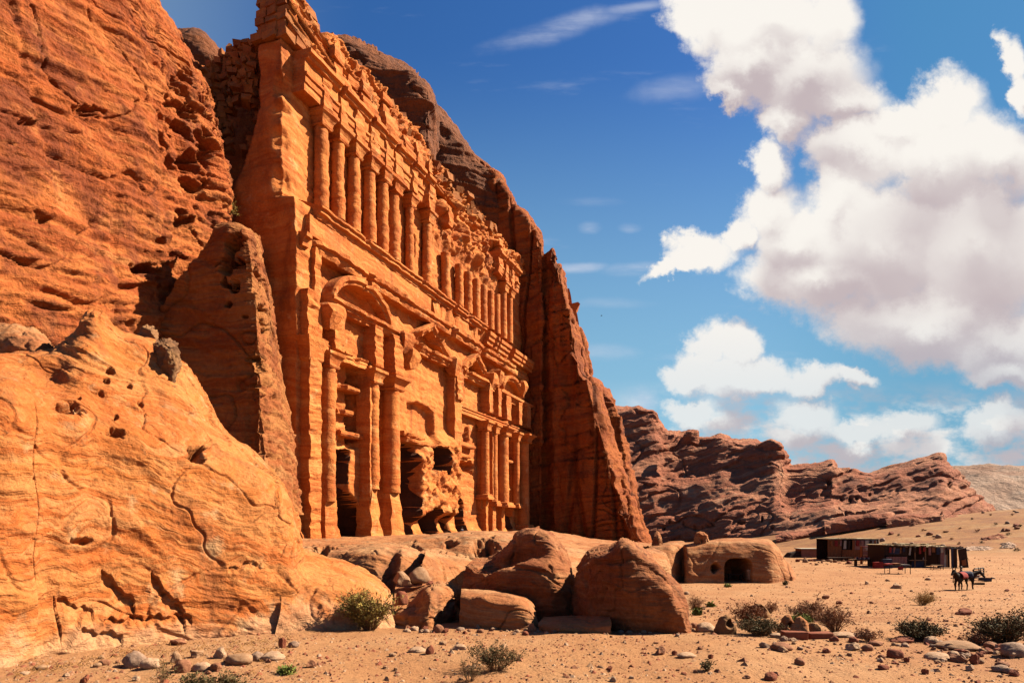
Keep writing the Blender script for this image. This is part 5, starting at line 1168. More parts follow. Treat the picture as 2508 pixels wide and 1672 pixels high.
# belts of smaller stones
def scatter(n, fx, fy, wr, mats, angp=.5):
    for k in range(n):
        x = fx(); y = fy(x); w = rng.uniform(*wr); stone(x, y, w, w*rng.uniform(.35, .7), rng.choice(mats), 1 if rng.random() < angp else 0, depth=rng.uniform(.6, 1.1))
scatter(70, lambda: rng.uniform(990, 1720), lambda x: 1540+rng.gauss(4, 4), (7, 20), [0, 1, 1, 2, 3, 3, 4])
scatter(85, lambda: 2508-abs(rng.gauss(0, 260)), lambda x: 1568+(x-2000)*.03+abs(rng.gauss(0, 32)), (8, 27), [0, 1, 2, 2, 3, 3, 4], .75)
scatter(20, lambda: rng.uniform(60, 720), lambda x: rng.uniform(1600, 1668) if x < 300 else rng.uniform(1575, 1668), (8, 22), [0, 1, 2, 3])
scatter(20, lambda: rng.uniform(760, 1800), lambda x: rng.uniform(1570, 1668), (7, 18), [0, 1, 2, 3])
scatter(34, lambda: rng.uniform(1620, 2500), lambda x: rng.uniform(1405, 1540), (6, 16), [0, 2, 3, 1])
# gravel: uncountable
def gravel():
    r = np.random.default_rng(4); n = 40000
    d = np.exp(r.uniform(math.log(7.6), math.log(75), n)); xx = r.uniform(-100, 2650, n); X = (xx-CX)/FPX*d
    keep = ~((X < -3.2+0.3*(d-9)) & (d > 12.0)) & ~((xx < 250) & (d > 9.6)); keep &= ~((X < 4.5) & (d > 13.0))
    X = X[keep]; d = d[keep]; n = len(X)
    dens = fbm(np.stack([X*.5, d*.5, X*0], -1), 3, 5); k2 = r.uniform(-.6, .6, n) < dens+.25; X = X[k2]; d = d[k2]; n = len(X)
    Z = ground_z(X, d); s = np.exp(r.normal(math.log(.019), .5, n))*(0.7+d/45); s = np.minimum(s, .20)
    base = np.array([[1, 0, .1], [.3, .9, 0], [-.8, .6, .1], [-.9, -.5, 0], [.2, -1, .1], [.35, .2, .75], [-.35, -.1, .85]])
    fcs = np.array([[0, 1, 5], [1, 2, 5], [2, 6, 5], [2, 3, 6], [3, 4, 6], [4, 5, 6], [4, 0, 5]])
    a = r.uniform(0, 6.28, n); c, sn = np.cos(a), np.sin(a)
    B = base[None]*(1+r.normal(0, .22, (n, 7, 3))); B = B*np.stack([np.ones(n), r.uniform(.6, 1, n), r.uniform(.5, 1.1, n)], -1)[:, None]
    Vx = B[..., 0]*c[:, None]-B[..., 1]*sn[:, None]; Vy = B[..., 0]*sn[:, None]+B[..., 1]*c[:, None]
    V = np.stack([Vx, Vy, B[..., 2]-.12], -1)*s[:, None, None]+np.stack([X, d, Z], -1)[:, None]
    Fc = (fcs[None]+7*np.arange(n)[:, None, None]).reshape(-1, 3)
    me = mesh_from('gravel', V, Fc, MAT_STONE[0], False); me.materials.append(MAT_STONE[3]); me.materials.append(MAT_STONE[1]); me.materials.append(MAT_STONE[2])
    me.polygons.foreach_set('material_index', np.repeat(r.choice([0, 0, 3, 1, 2, 3], n), 7).astype(np.int32))
    o = link('gravel', me); tag(o, 'fine gravel and chips scattered over the sand', 'gravel', kind='stuff')
gravel()

# ================================================================ shrubs
def shrub(x, yb, w, h, lab, leaf, stems=26, leaves=900, lsize=.035, lwid=.3, spread=1.0, upright=.5, twig=TWIG, seed=0, lean=0.0, cat='bush', name='shrub', fork=3, leaf0=.25, depth=.8, grp=None, loc=None, tr=1.0):
    r = random.Random(seed*7+3)
    X, Y, Z = loc if loc else on_ground(x, yb)
    Wm = w/FPX*Y; Hm = h/FPX*Y
    root = empty(name, (X, Y, Z), lab, cat, grp or 'desert shrubs')
    mb = MB(); pts = []
    tr_ = max(.004, Wm*.006)*tr
    lobes = [(r.uniform(0, 2*math.pi), r.uniform(.55, 1.0)) for _ in range(4)]
    if upright > .75: lobes = [(a_, .9+.1*h_) for a_, h_ in lobes]
    for k in range(stems):
        la, lh = lobes[r.randrange(4)]
        a = r.gauss(la, .55) if r.random() < .75 else r.uniform(0, 2*math.pi); rad = math.sqrt(r.random())*spread
        tx = math.cos(a)*rad*Wm/2+lean*Wm*.5; ty = math.sin(a)*rad*Wm/2*depth; hz = Hm*(r.uniform(.55, 1.0))*(lh if k > 3 else 1)*(1-(1-upright)*rad*rad*.75)
        p0 = Vector((math.cos(a)*Wm*.06, math.sin(a)*Wm*.06, -.02)); p3 = Vector((tx, ty, hz)); m1 = p0.lerp(p3, .35)+Vector((0, 0, hz*.12)); m2 = p0.lerp(p3, .7)+Vector((r.uniform(-.05, .05)*Wm, r.uniform(-.05, .05)*Wm, hz*.06))
        path = [p0, m1, m2, p3]; mb.tube(path, tr_, 4, tr_*.35)
        for q in range(6): 
            t = leaf0+(1-leaf0)*(q+r.random())/6; i = min(2, int(t*3)); f = t*3-i; pts.append((path[i].lerp(path[i+1], f), (path[i+1]-path[i]).normalized()))
        for q in range(fork):
            t = r.uniform(.3, .9); i = min(2, int(t*3)); b0 = path[i].lerp(path[i+1], t*3-i)
            dirv = Vector((r.gauss(0, 1), r.gauss(0, 1), r.uniform(.1, 1.3))).normalized()*Hm*r.uniform(.14, .32); b1 = b0+dirv*.55+Vector((0, 0, .02*Hm)); b2 = b0+dirv
            mb.tube([b0, b1, b2], tr_*.55, 3, tr_*.25)
            for z in range(5): pts.append((b0.lerp(b2, (z+r.random())/5), dirv.normalized()))
    mb.build('stems', twig, root)
    V = []; Fc = []; L = lsize*max(Hm, .4)
    for k in range(leaves):
        p, dv = pts[r.randrange(len(pts))]
        if p.z < Hm*.05: continue
        j = Vector((r.gauss(0, 1), r.gauss(0, 1), r.gauss(0, .8))); a = (dv*r.uniform(.3, 1.4)+j*.6).normalized(); b = a.cross(Vector((r.gauss(0, 1), r.gauss(0, 1), r.gauss(0, 1)))).normalized()
        l = L*r.uniform(.6, 1.5); c = p+Vector((r.gauss(0, 1), r.gauss(0, 1), r.gauss(0, 1)))*L*.5; n0 = len(V)
        V += [c, c+a*l*.5+b*l*lwid, c+a*l, c+a*l*.5-b*l*lwid]; Fc.append((n0, n0+1, n0+2, n0+3))
    if Fc: link('leaves', mesh_from('leaves', [tuple(v) for v in V], Fc, leaf, False), root)
    return root
shrub(905, 1543, 150, 105, 'tall green and yellow broom like shrub at the foot of the low pale rock', LEAF_OLIVE, 120, 6000, .075, .13, 1.0, .80, TWIG, 1, fork=3, lean=.03, leaf0=.12)
shrub(1215, 1640, 150, 92, 'spindly dark green bush alone on the open foreground sand', LEAF_DARK, 64, 2600, .05, .22, 1.0, .55, TWIG, 2, fork=5, tr=.8)
shrub(1150, 1668, 80, 76, 'thin twiggy plant just left of the spindly foreground bush', LEAF_DARK, 26, 700, .045, .22, 1.0, .6, TWIG, 22, fork=4, tr=.8)
shrub(390, 1688, 110, 78, 'thin upright dark twigs at the bottom left edge, among the stones', LEAF_DARK, 14, 420, .06, .18, 1.0, .8, TWIG, 3, fork=4, tr=.7)
shrub(480, 1690, 130, 46, 'low dark green sprigs at the bottom edge below the stone group', LEAF_DARK, 34, 1100, .08, .2, 1.0, .6, TWIG, 4, fork=4, tr=.7)
shrub(570, 1688, 90, 56, 'dark green sprig right of the low sprigs at the bottom edge', LEAF_DARK, 26, 800, .08, .2, 1.0, .7, TWIG, 5, fork=4, tr=.7)
shrub(1702, 1492, 62, 50, 'rounded leafless brown bush right beside the large dark boulder', LEAF_RED, 70, 900, .05, .2, 1.0, .5, TWIG, 6)
shrub(1822, 1522, 110, 72, 'wide reddish brown bush behind the eye like holed boulder', LEAF_RED, 90, 3200, .05, .3, 1.0, .45, TWIG, 7)
shrub(1885, 1500, 46, 40, 'small russet bush right of the wide reddish brown one', LEAF_RED, 40, 1000, .06, .3, 1.0, .5, TWIG, 8)
shrub(1862, 1556, 130, 58, 'dense dark green bush between the holed boulder and the cut blocks', LEAF_DARK, 110, 5200, .06, .3, 1.0, .45, TWIG, 9)
shrub(2000, 1516, 150, 66, 'broad rusty red bush in the middle of the bush row', LEAF_RED, 120, 3600, .05, .28, 1.0, .4, TWIG, 10)
shrub(2045, 1545, 110, 78, 'rusty bush with bare twigs at the right end of the bush row', LEAF_RED, 90, 2200, .045, .28, 1.0, .5, TWIG, 11)
shrub(1958, 1527, 70, 30, 'fresh green tuft in front of the broad rusty red bush', LEAF_GREEN, 60, 2000, .10, .16, 1.0, .7, LEAF_GREEN, 12, cat='plant')
shrub(2250, 1566, 122, 64, 'round dense dark bush standing alone above the belt of stones', LEAF_DARK, 120, 5600, .06, .3, 1.0, .45, TWIG, 13)
shrub(2462, 1574, 160, 92, 'largest dark bush, partly cut by the right edge of the picture', LEAF_DARK, 150, 6800, .05, .3, 1.0, .45, TWIG, 14)
shrub(2385, 1578, 74, 44, 'reddish twiggy bush left of the largest dark bush', LEAF_RED, 60, 1100, .06, .25, 1.0, .5, TWIG, 15)
shrub(2258, 1482, 70, 44, 'straw coloured dry bush on open ground below the donkeys', LEAF_DRY, 90, 1500, .08, .12, 1.0, .65, LEAF_DRY, 16)
shrub(2130, 1568, 74, 36, 'small reddish dry bush at the end of the slab row', LEAF_RED, 50, 900, .08, .2, 1.0, .5, TWIG, 17)
shrub(1734, 1642, 34, 30, 'tiny twiggy tuft alone on bare foreground sand', LEAF_DARK, 18, 260, .08, .22, 1.0, .6, TWIG, 18)
shrub(1652, 1416, 34, 16, 'small green tuft at the left foot of the cave rock', LEAF_GREEN, 30, 500, .16, .3, 1.0, .5, LEAF_GREEN, 19, cat='plant')
shrub(1704, 1420, 24, 12, 'tiny green tuft below the small hole of the cave rock', LEAF_GREEN, 24, 340, .18, .3, 1.0, .5, LEAF_GREEN, 20, cat='plant')
shrub(1782, 1438, 20, 10, 'tiny green tuft on the ground in front of the cave mouth', LEAF_GREEN, 20, 260, .2, .3, 1.0, .5, LEAF_GREEN, 21, cat='plant')
shrub(1708, 1505, 16, 16, 'bright green sprout in front of the leafless brown bush', LEAF_GREEN, 16, 260, .2, .3, 1.0, .6, LEAF_GREEN, 23, cat='plant')
shrub(1740, 1486, 14, 10, 'little green sprout right of the leafless brown bush', LEAF_GREEN, 14, 180, .22, .3, 1.0, .6, LEAF_GREEN, 24, cat='plant')
shrub(1921, 1432, 14, 9, 'little dark tuft on the ground right of the cave rock', LEAF_DARK, 14, 200, .22, .3, 1.0, .6, TWIG, 25, cat='plant')
shrub(703, 1650, 36, 18, 'small green weed with reddish base near the dark angular block', LEAF_GREEN, 26, 420, .12, .22, 1.0, .5, STRAW, 26, cat='plant')
shrub(560, 530, 26, 46, 'olive bush growing in the gully between the cliff and the rock fin', LEAF_OLIVE, 40, 1300, .08, .3, 1.0, .7, TWIG, 27, loc=PX(566, 532, 41.5))
for k, (x, y, w_, h_) in enumerate([(2395,1302,14,8),(2440,1285,12,7),(2330,1322,12,7),(2470,1310,14,8),(2290,1316,10,6),(2490,1350,18,10),(2425,1262,10,6),(2380,1272,10,6),(2480,1262,10,6),(2500,1290,12,8),(2350,1295,10,6),(2200,1312,10,6),(2260,1300,9,6),(2405,1330,12,7)]):
    shrub(x, y, w_, h_, 'low dark scrub on the far ochre slope at right', LEAF_DARK if k % 2 else LEAF_RED, 12, 200, .16, .4, 1.0, .5, TWIG, 60+k, grp='scrub on the far slope')
# dry litter along the foot of the outcrop
r_ = random.Random(9); mb = MB()
for k in range(520):
    t = r_.random(); x = 20+700*t+r_.uniform(-14, 14); y = np.interp(x, [0, 240, 300, 520, 720], [1662, 1612, 1600, 1585, 1566])+r_.gauss(4, 7)
    if r_.random() < .5: x = r_.choice([300, 400, 560, 620, 700, 60, 640])+r_.gauss(0, 18)
    X, Y, Z = on_ground(x, y); a = r_.uniform(0, 3.1); l = r_.uniform(.05, .14)
    mb.tube([(X, Y, Z+.012), (X+math.cos(a)*l*.5, Y+math.sin(a)*l*.5, Z+.03+r_.uniform(0, .03)), (X+math.cos(a)*l, Y+math.sin(a)*l, Z+.012)], .0035, 3)
tag(mb.build('straw_litter', STRAW), 'dry straw litter along the foot of the ochre outcrop', 'straw', kind='stuff')

# ================================================================ stalls below the ridge
def P_(x, y, d): return np.array(PX(x, y, d))
def gz(X, Y): return float(ground_z(np.array(X), np.array(Y)))
DS = 62.0
def sx_of(x, d=DS): return (x-CX)/FPX*d
x0, x1 = sx_of(2158), sx_of(2345)
gb = gz((x0+x1)/2, DS)
ST = empty('market_stall', (x0, DS, gb), 'long open fronted stall with a pale reed roof and dark board walls, nearest the donkeys', 'stall')
def bxp(name, mat, c, sz, parent, rot=None, jit=.0):
    mb = MB(); mb.box(c, sz, rot, jit=jit); return mb.build(name, mat, parent)
L_ = x1-x0; RH = 2.05
Ry = Matrix.Rotation(math.radians(1.4), 3, 'Y')
mb = MB(); n = 26
for k in range(n):
    mb.box((L_*(k+.5)/n, .9+random.uniform(-.12, .12), RH+.06-.05*k/n*4+random.uniform(-.02, .05)), (L_/n*1.04, 3.2+random.uniform(-.2, .3), .09), Matrix.Rotation(random.uniform(-.03, .03), 3, 'X'), jit=.03)
mb.build('roof', REEDS, ST)
mb = MB()
for k in range(16): mb.box((L_*random.uniform(.1, .7), random.uniform(0, 1.6), RH+.12+random.uniform(0, .06)), (random.uniform(.3, .9), .25, .07), Matrix.Rotation(random.uniform(-.6, .6), 3, 'Z'), jit=.03)
mb.build('roof_brush', REEDS, ST)
bxp('back_wall', WOOD_D, (L_/2, 2.3, RH/2), (L_, .06, RH), ST); bxp('side_wall', WOOD_D, (.03, .9, RH/2), (.06, 2.8, RH), ST)
bxp('front_wall', WOOD_D, (L_*.15, -.55, RH*.78), (L_*.28, .06, RH*.42), ST); bxp('window', BLUE, (L_*.13, -.60, RH*.76), (L_*.13, .03, RH*.26), ST)
mb = MB()
for k in range(7): mb.box((L_*.02+L_*.27*(k+.5)/7, -.58, RH*.26), (L_*.27/7-.03, .05, RH*.50), jit=.01)
mb.build('front_boards', PINK, ST)
for t in (.0, .30, .40, .535, .70, .985): 
    mb = MB(); mb.tube([(L_*t, -.5, -.05), (L_*t+.02, -.5, RH)], .06, 6); mb.build('post', WOOD_L if t in (.40, .535) else WOOD_D, ST)
bxp('counter', WOOD_L, (L_*.42, -.62, .72), (L_*.22, .4, .06), ST); bxp('counter_front', BLUE, (L_*.44, -.45, .36), (L_*.16, .05, .6), ST)
bxp('valance', PINK, (L_*.87, -.60, RH-.18), (L_*.30, .05, .26), ST)
for k, (t, m_) in enumerate([(.71, WOOD_D), (.735, PINK), (.76, PINK), (.785, CREAM), (.81, WOOD_L), (.83, WOOD_D)]):
    bxp('side_board', m_, (L_*t, -.58, RH*.45), (L_*.024, .05, RH*.86), ST, Matrix.Rotation(random.uniform(-.04, .04), 3, 'Y'))
# boards leaning at the right end
for k, (t, m_, w_) in enumerate([(.86, BLUE, .30), (.89, WOOD_D, .35)]):
    bxp('leaning_panel', m_, (L_*t, -.85, RH*.44), (w_, .06, RH*.94), ST, Matrix.Rotation(math.radians(-6), 3, 'Y') @ Matrix.Rotation(.12, 3, 'X'))
lp = bxp('leaning_panel', WOOD_D, (L_*.985, -.95, RH*.42), (.78, .06, RH*.96), ST, Matrix.Rotation(math.radians(-13), 3, 'Y') @ Matrix.Rotation(.14, 3, 'X')); lp['label'] = 'dark red leaning panel with orange patches'
bxp('patch', WOOD_O, (L_*.985+.03, -1.0, RH*.25), (.40, .05, .55), lp, Matrix.Rotation(math.radians(-13), 3, 'Y') @ Matrix.Rotation(.14, 3, 'X'))
mb = MB(); mb.tube([(L_*1.0, -.5, RH), (L_*1.09, -.7, .62)], .018, 5); mb.build('guy_rope', WOOD_L, ST)
for k in range(15):
    t_ = .04+.92*(k+.5)/15+random.uniform(-.02, .02); h_ = random.uniform(.35, .85)
    bxp('hanging_cloth', [REDCL, PINK, WOOD_O, BLUE, CREAM, WOOD_D, REDCL][k % 7], (L_*t_, -.62+random.uniform(-.05, .05), RH-.12-h_/2), (random.uniform(.12, .30), .05, h_), ST, Matrix.Rotation(random.uniform(-.12, .12), 3, 'Y'), jit=.03)
# goods on the counter
cg = empty('goods', (x0+L_*.5, DS-.62, gb+.75), 'small pale jug standing on the counter of the reed roofed stall', 'jug')
mb = MB(); mb.tube([(0, 0, 0), (0, 0, .12), (0, 0, .24)], .07, 8, .03); mb.build('jug', CREAM, cg, True)
# bench in front of the right part
def bench(x, y, w, h, lab, mat, d=None, depth=.5, name='bench', cat='bench'):
    X, Y, Z = on_ground(x, y); wm = w/FPX*Y; hm = h/FPX*Y
    r = empty(name, (X, Y, Z), lab, cat)
    bxp('top', mat, (0, 0, hm), (wm, depth, .06), r, jit=.01)
    for ax in (-1, 1):
        for ay in (-1, 1):
            mb = MB(); mb.tube([(ax*wm*.45, ay*depth*.4, -.03), (ax*wm*.45, ay*depth*.4, hm)], .03, 5); mb.build('leg', WOOD_D, r)
    return r
bench(2295, 1394, 26, 10, 'low plank bench before the striped boards of the reed roofed stall', WOOD_L)
t1 = bench(2198, 1405, 56, 20, 'display table with bright cloths in front of the reed roofed stall', WOOD_D, depth=.9, name='display_table', cat='table')
X, Y, Z = t1.location; top = 20/FPX*Y
def on_table(name, lab, cat, dx, sz, mat, dy=0, group=None):
    o = bxp(name, mat, (0, 0, sz[2]/2), sz, None, jit=.02); o.location = (X+dx, Y+dy, Z+top+.03); return tag(o, lab, cat, group)
on_table('folded_cloth', 'folded red cloth on the display table, left end', 'cloth', -.75, (.5, .6, .14), REDCL)
on_table('folded_cloth', 'stack of orange brown cloth on the display table, middle', 'cloth', -.15, (.45, .6, .18), WOOD_O)
on_table('folded_cloth', 'white crumpled cloth on the display table, right end', 'cloth', .55, (.55, .6, .09), CREAM)
def hung(x, y, w, h, mat, lab, name='blanket', cat='blanket', d=DS-1.5):
    z0 = gz(sx_of(x, d), d); o = bxp(name, mat, (0, 0, h/2), (w, .25, h), None, jit=.04); o.location = (sx_of(x, d), d, z0); return tag(o, lab, cat)
hung(2172, 0, .9, .85, BLUE, 'dark cloth bundle heaped left of the display table')
hung(2150, 0, .8, .6, REDCL, 'red cloth bundle heaped left of the dark bundle')
hung(2206, 0, .35, .28, REDCL, 'small red pot like bundle under the display table', 'bundle', 'bundle', DS-3.0)
# yellow shelf rack between the stalls
d2 = 66.0; r2x = sx_of(2128, d2); g2 = gz(r2x, d2)
RK = empty('shelf_rack', (r2x, d2, g2), 'orange yellow shelf rack of trinkets between the two board stalls', 'shelf')
for sx_ in (-.75, .75): bxp('upright', WOOD_O, (sx_, 0, .9), (.07, .4, 1.8), RK)
for z_, m_ in ((.35, WOOD_O), (.85, WOOD_O), (1.3, WOOD_O), (1.75, REDCL)): bxp('shelf', m_, (0, 0, z_), (1.5, .4, .07), RK)
bxp('cloth', REDCL, (.1, -.15, .60), (1.2, .06, .36), RK); bxp('cloth', PINK, (0, -.15, 1.08), (1.3, .06, .26), RK)
TR = empty('trinket_table', (sx_of(2112, 63.5), 63.5, gz(sx_of(2112, 63.5), 63.5)), 'small crowded trinket table at the foot of the orange shelf rack', 'table')
bxp('top', WOOD_D, (0, 0, .62), (1.5, .6, .05), TR)
for ax in (-.65, .65): bxp('leg', WOOD_D, (ax, 0, .3), (.06, .5, .6), TR)
for k in range(18):
    o = bxp('trinket', [CREAM, REDCL, BLUE, WOOD_O, PINK][k % 5], (0, 0, .06), (random.uniform(.06, .16), .12, random.uniform(.08, .22)), None, jit=.015)
    o.location = (TR.location.x-.68+k*.08, TR.location.y+random.uniform(-.2, .2), TR.location.z+.69); tag(o, 'tiny souvenir among others on the small crowded trinket table', 'souvenir', 'souvenirs on the trinket table')
# second stall, orange boards and pink sheet
d3 = 71.0; xa, xb = sx_of(2023, d3), sx_of(2146, d3); L3 = xb-xa; g3 = gz((xa+xb)/2, d3)-.05
S2 = empty('board_stall', (xa, d3, g3), 'taller stall of orange brown boards and a faded pink sheet under a flat pale roof', 'stall')
H3 = 2.30
mb = MB()
for k in range(14): mb.box((L3*(k+.5)/14, 1.0, H3+.05+random.uniform(-.02, .04)), (L3/14*1.05, 3.0, .10), jit=.02)
mb.build('roof', REEDS, S2)
mb = MB()
for k in range(9): mb.box((L3*.27*(k+.5)/9, -.4, H3/2), (L3*.03-.01, .05, H3), jit=.012)
mb.build('board_wall', WOOD_O, S2)
bxp('door_opening', WOOD_D, (L3*.35, -.2, H3*.5), (L3*.16, .05, H3), S2); bxp('sheet', PINK, (L3*.62, -.42, H3*.72), (L3*.26, .05, H3*.50), S2); bxp('sheet', CREAM, (L3*.86, -.42, H3*.72), (L3*.22, .05, H3*.5), S2)
mb = MB()
for k in range(10): mb.box((L3*.28+L3*.38*(k+.5)/10, -.46, H3*.30), (L3*.038-.02, .05, H3*.44), jit=.015)
mb.build('lower_boards', WOOD_O, S2)
bxp('lower_sheet', PINK, (L3*.76, -.44, H3*.30), (L3*.17, .05, H3*.40), S2); bxp('back_wall', WOOD_D, (L3/2, 2.2, H3/2), (L3, .06, H3), S2); bxp('side_wall', WOOD_D, (L3-.03, .9, H3/2), (.06, 2.6, H3), S2)
mb = MB(); mb.tube([(L3*1.0, -.5, 0), (L3*1.0, -.5, H3)], .05, 5); mb.build('post', CREAM, S2)
bench(2058, 1374, 60, 9, 'dark plank bench in front of the orange board stall', WOOD_D)
bench(2100, 1376, 40, 7, 'pale plank bench at the right front of the orange board stall', WOOD_L)
for k in range(11):
    t_ = .03+.94*(k+.5)/11; h_ = random.uniform(.4, 1.1)
    bxp('hanging_cloth', [WOOD_O, REDCL, PINK, CREAM, WOOD_D][k % 5], (L3*t_, -.52, H3-.1-h_/2), (random.uniform(.15, .35), .05, h_), S2, Matrix.Rotation(random.uniform(-.1, .1), 3, 'Y'), jit=.03)
# low huts further left
d4 = 76.0; xc, xd = sx_of(1963, d4), sx_of(2006, d4); g4 = gz((xc+xd)/2, d4)
S3 = empty('low_hut', (xc, d4, g4), 'low hut of red boards with a white roof edge left of the board stalls', 'hut'); L4 = xd-xc
bxp('wall', PINK, (L4/2, 0, .5), (L4, .08, 1.0), S3); bxp('roof', CREAM, (L4/2, .8, 1.04), (L4+.2, 2.0, .08), S3); bxp('side_wall', WOOD_O, (L4*.02, .8, .5), (.08, 1.6, 1.0), S3); bxp('back_wall', WOOD_D, (L4/2, 1.6, .5), (L4, .08, 1.0), S3)
bench(1992, 1361, 26, 10, 'narrow table with a pale top in front of the low red hut', CREAM)
TE = empty('dark_tent', (sx_of(1948, d4), d4+.5, g4), 'small dark tent left of the low red hut', 'tent')
mb = MB(); wt = .75
mb.add([(-wt, -.6, 0), (wt, -.6, 0), (wt*.9, -.3, .75), (-wt*.5, -.3, .55), (-wt, 1.2, 0), (wt, 1.2, 0), (wt*.9, .9, .75), (-wt*.5, .9, .55)], [(0, 1, 2, 3), (1, 5, 6, 2), (5, 4, 7, 6), (4, 0, 3, 7), (3, 2, 6, 7)]); mb.build('cover', WOOD_D, TE)
mb = MB(); mb.tube([(wt*.9, -.35, 0), (wt*.95, -.35, .95)], .035, 5); mb.build('pole', WOOD_D, TE)
mb = MB()
for k in range(6): mb.box((L3*0+k*.17, 0, .55), (.15, .06, 1.1), jit=.02)
o = mb.build('board_fence', WOOD_D, None); o.location = (sx_of(2007, 73.5), 73.5, gz(sx_of(2007, 73.5), 73.5)); tag(o, 'short fence of dark upright boards between the low red hut and the board stall', 'fence')
# stones edging the yard
scatter(30, lambda: rng.uniform(2160, 2506), lambda x: rng.uniform(max(1238, 1300-(x-2160)*.18), 1345), (5, 15), [0, 2, 3, 1, 4])
scatter(24, lambda: rng.uniform(1940, 2100), lambda x: 1372+rng.gauss(2, 4)+(x-1990)*.05, (5, 14), [0, 2, 3])

# ================================================================ pen panels and donkeys
def panel(xl, xr, yt, yb, d, lab, bars=5):
    X0, X1 = sx_of(xl, d), sx_of(xr, d); z0 = gz((X0+X1)/2, d); h = (yb-yt)/FPX*d; w = X1-X0
    r = empty('pen_panel', (X0, d, z0), lab, 'fence', 'steel pen panels')
    mb = MB(); mb.tube([(0, 0, 0), (0, 0, h*.93), (.08, 0, h), (w-.05, .9, h), (w, .95, h*.95), (w, .95, 0)], .055, 6); mb.build('frame', STEEL, r, True)
    for k in range(1, bars):
        z = h*k/bars; mb = MB(); mb.tube([(0, 0, z), (w, .95, z)], .038, 5); mb.build('rail', STEEL, r, True)
    mb = MB(); mb.tube([(w*.5, .47, 0), (w*.5, .47, h)], .022, 5); mb.build('upright', STEEL, r, True)
    return r
panel(2384, 2432, 1385, 1414, 48, 'rusty steel pen panel standing right of the donkeys', 5)
panel(2353, 2376, 1383, 1410, 50, 'rusty steel pen panel half hidden behind the donkeys', 4)
def skin_mesh(name, verts, edges, mat, sub=2):
    me = bpy.data.meshes.new(name); me.from_pydata([v[:3] for v in verts], edges, [])
    o = bpy.data.objects.new(name, me); COL.objects.link(o)
    m = o.modifiers.new('skin', 'SKIN'); m.use_smooth_shade = True
    sm = o.modifiers.new('sub', 'SUBSURF'); sm.levels = sub; sm.render_levels = sub
    if not me.skin_vertices: 
        bmx = bmesh.new(); bmx.from_mesh(me); bmx.verts.layers.skin.verify(); bmx.to_mesh(me); bmx.free()
    for i, v in enumerate(verts):
        sv = me.skin_vertices[0].data[i]; r = v[3]; sv.radius = (r, r) if not isinstance(r, tuple) else r; sv.use_root = (i == 0)
    bpy.context.view_layer.update(); dg = bpy.context.evaluated_depsgraph_get()
    m2 = bpy.data.meshes.new_from_object(o.evaluated_get(dg)); bpy.data.objects.remove(o); m2.name = name
    m2.materials.clear(); m2.materials.append(mat)
    m2.polygons.foreach_set('use_smooth', np.ones(len(m2.polygons), bool)); return m2
def donkey(x, d, rz, lab, headdrop, cloth):
    vs = [(-.08, 0, .84, .23), (-.48, 0, .88, .20), (.34, 0, .86, .205), (.52, 0, .99, .14), (.72, 0, 1.18-headdrop*.35, .095), (.84, 0, 1.22-headdrop*.7, .088), (.98, 0, 1.10-headdrop, .068), (1.10, 0, .99-headdrop, .055),
          (.80, .06, 1.31-headdrop*.6, .030), (.77, .14, 1.52-headdrop*.6, .022), (.80, -.06, 1.31-headdrop*.6, .030), (.77, -.14, 1.52-headdrop*.6, .022)]
    ed = [(0, 1), (0, 2), (2, 3), (3, 4), (4, 5), (5, 6), (6, 7), (5, 8), (8, 9), (5, 10), (10, 11)]
    for s_ in (-1, 1):
        b = len(vs); st_ = .05*s_
        vs += [(.36, .11*s_, .66, .085), (.38+st_, .12*s_, .40, .050), (.37+st_, .12*s_, .20, .034), (.40+st_, .12*s_, .03, .042)]; ed += [(2, b), (b, b+1), (b+1, b+2), (b+2, b+3)]
        b = len(vs)
        vs += [(-.50, .12*s_, .70, .11), (-.42-st_, .13*s_, .52, .062), (-.55-st_, .13*s_, .34, .045), (-.52-st_, .13*s_, .17, .034), (-.49-st_, .13*s_, .03, .043)]; ed += [(1, b), (b, b+1), (b+1, b+2), (b+2, b+3), (b+3, b+4)]
    b = len(vs); vs += [(-.68, 0, .86, .03), (-.74, 0, .62, .02), (-.73, 0, .40, .035)]; ed += [(1, b), (b, b+1), (b+1, b+2)]
    X = sx_of(x, d); Z = gz(X, d)
    r = empty('donkey', (X, d, Z), lab, 'donkey', None, rz)
    link('body', skin_mesh('body', vs, ed, FUR, 2), r)
    # saddle cloth wrapped over the back
    n, m = 9, 11; G = []
    for i in range(n):
        xx = -.34+.62*i/(n-1)
        G.append([(xx, math.sin(a)*.27, .86+math.cos(a)*.265) for a in np.linspace(-1.9, 1.9, m)])
    c = link('saddle_cloth', mesh_from('saddle_cloth', np.array(G), grid_faces(n, m), cloth), r); sol = c.modifiers.new('thickness', 'SOLIDIFY'); sol.thickness = .03
    mb = MB(); mb.tube([(.98, 0, 1.19-headdrop), (.98, .08, 1.10-headdrop), (.96, 0, 1.01-headdrop), (.98, -.08, 1.10-headdrop), (.98, 0, 1.19-headdrop)], .012, 5); mb.build('bridle', BLUE, r, True)
    return r
donkey(2352, 40.0, math.radians(212), 'dark donkey facing left with upright ears and a red saddle cloth', 0.0, REDCL)
donkey(2366, 40.7, math.radians(-8), 'dark donkey facing right with lowered head, behind the red cloth one', 0.22, BLUE)
bd = PX(2388, 1427, 41); o = bxp('hobble_log', WOOD_D, (0, 0, .05), (.6, .2, .12), None, jit=.03); o.location = on_ground(2398, 1431); tag(o, 'dark lump of wood lying right of the donkeys', 'log')
o = bxp('feed_sack', BLUE, (0, 0, .12), (.7, .4, .24), None, jit=.06); o.location = (sx_of(2412, 47.3), 47.3, gz(sx_of(2412, 47.3), 47.3)); tag(o, 'dark sack lying at the foot of the right pen panel', 'sack')

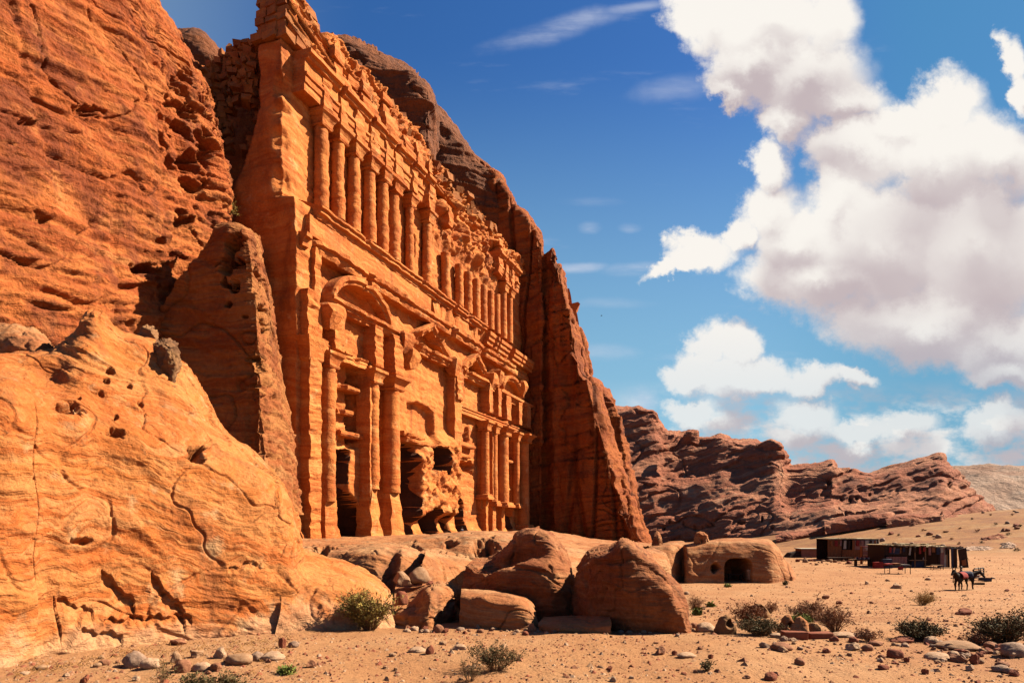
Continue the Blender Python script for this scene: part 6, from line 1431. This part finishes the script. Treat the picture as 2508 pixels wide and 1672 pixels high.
# ================================================================ person resting at the foot of the tomb
PP = PX(1131, 1309, 68.0)
PE = empty('person', PP, 'person sitting at the foot of the tomb in dark top and red trousers', 'person', None, math.radians(-40))
bv = [(0, 0, .12, .12), (.02, 0, .32, .13), (.02, 0, .50, .145), (.02, 0, .60, .055), (.01, 0, .68, .075), (0, 0, .76, .085),
      (.05, .17, .53, .055), (-.06, .24, .34, .042), (-.24, .18, .26, .034), (-.32, .16, .26, .03), (.05, -.17, .53, .055), (-.06, -.24, .34, .042), (-.24, -.18, .26, .034), (-.32, -.16, .26, .03),
      (-.16, .11, .14, .085), (-.44, .12, .30, .062), (-.52, .12, .02, .045), (-.64, .12, 0, .04), (-.16, -.11, .14, .085), (-.44, -.13, .28, .062), (-.56, -.13, 0, .045), (-.68, -.13, -.02, .04)]
be = [(0, 1), (1, 2), (2, 3), (3, 4), (4, 5), (2, 6), (6, 7), (7, 8), (8, 9), (2, 10), (10, 11), (11, 12), (12, 13), (0, 14), (14, 15), (15, 16), (16, 17), (0, 18), (18, 19), (19, 20), (20, 21)]
link('body', skin_mesh('body', bv, be, SKIN, 2), PE)
tv = [(0, 0, .20, .135), (.02, 0, .34, .145), (.02, 0, .51, .16), (.05, .18, .53, .068), (-.06, .25, .34, .055), (.05, -.18, .53, .068), (-.06, -.25, .34, .055)]
link('top', skin_mesh('top', tv, [(0, 1), (1, 2), (2, 3), (3, 4), (2, 5), (5, 6)], BLUE, 2), PE)
rv = [(0, 0, .12, .145), (-.16, .11, .14, .10), (-.44, .12, .30, .076), (-.52, .12, .06, .06), (-.16, -.11, .14, .10), (-.44, -.13, .28, .076), (-.56, -.13, .05, .06)]
link('trousers', skin_mesh('trousers', rv, [(0, 1), (1, 2), (2, 3), (0, 4), (4, 5), (5, 6)], REDCL, 2), PE)
mb = MB(); 
bmh = bmesh.new(); bmesh.ops.create_uvsphere(bmh, u_segments=14, v_segments=10, radius=.105)
for v in bmh.verts: v.co = Vector((v.co.x*.95+.02, v.co.y*.9, max(v.co.z, -.03-.06*(v.co.x > 0))*1.0+.765))
mh = bpy.data.meshes.new('hair'); bmh.to_mesh(mh); bmh.free(); mh.materials.append(HAIR); link('hair', mh, PE)
# a bird in the sky
bp_ = PX(1473, 773, 240); BI = empty('bird', bp_, 'tiny dark bird gliding in the blue sky right of the red rock wall', 'bird')
link('body', skin_mesh('body', [(0, 0, 0, .10), (.3, 0, 0, .06), (.42, 0, .02, .05), (-.35, 0, 0, .04)], [(0, 1), (1, 2), (0, 3)], FUR, 1), BI)
for s_ in (-1, 1):
    mb = MB(); mb.add([(.12, .05*s_, .02), (-.12, .05*s_, .02), (-.05, .42*s_, .14), (.06, .75*s_, .08), (.16, .40*s_, .15)], [(0, 1, 2, 4), (4, 2, 3)]); w_ = mb.build('wing', FUR, BI); sm_ = w_.modifiers.new('t', 'SOLIDIFY'); sm_.thickness = .02
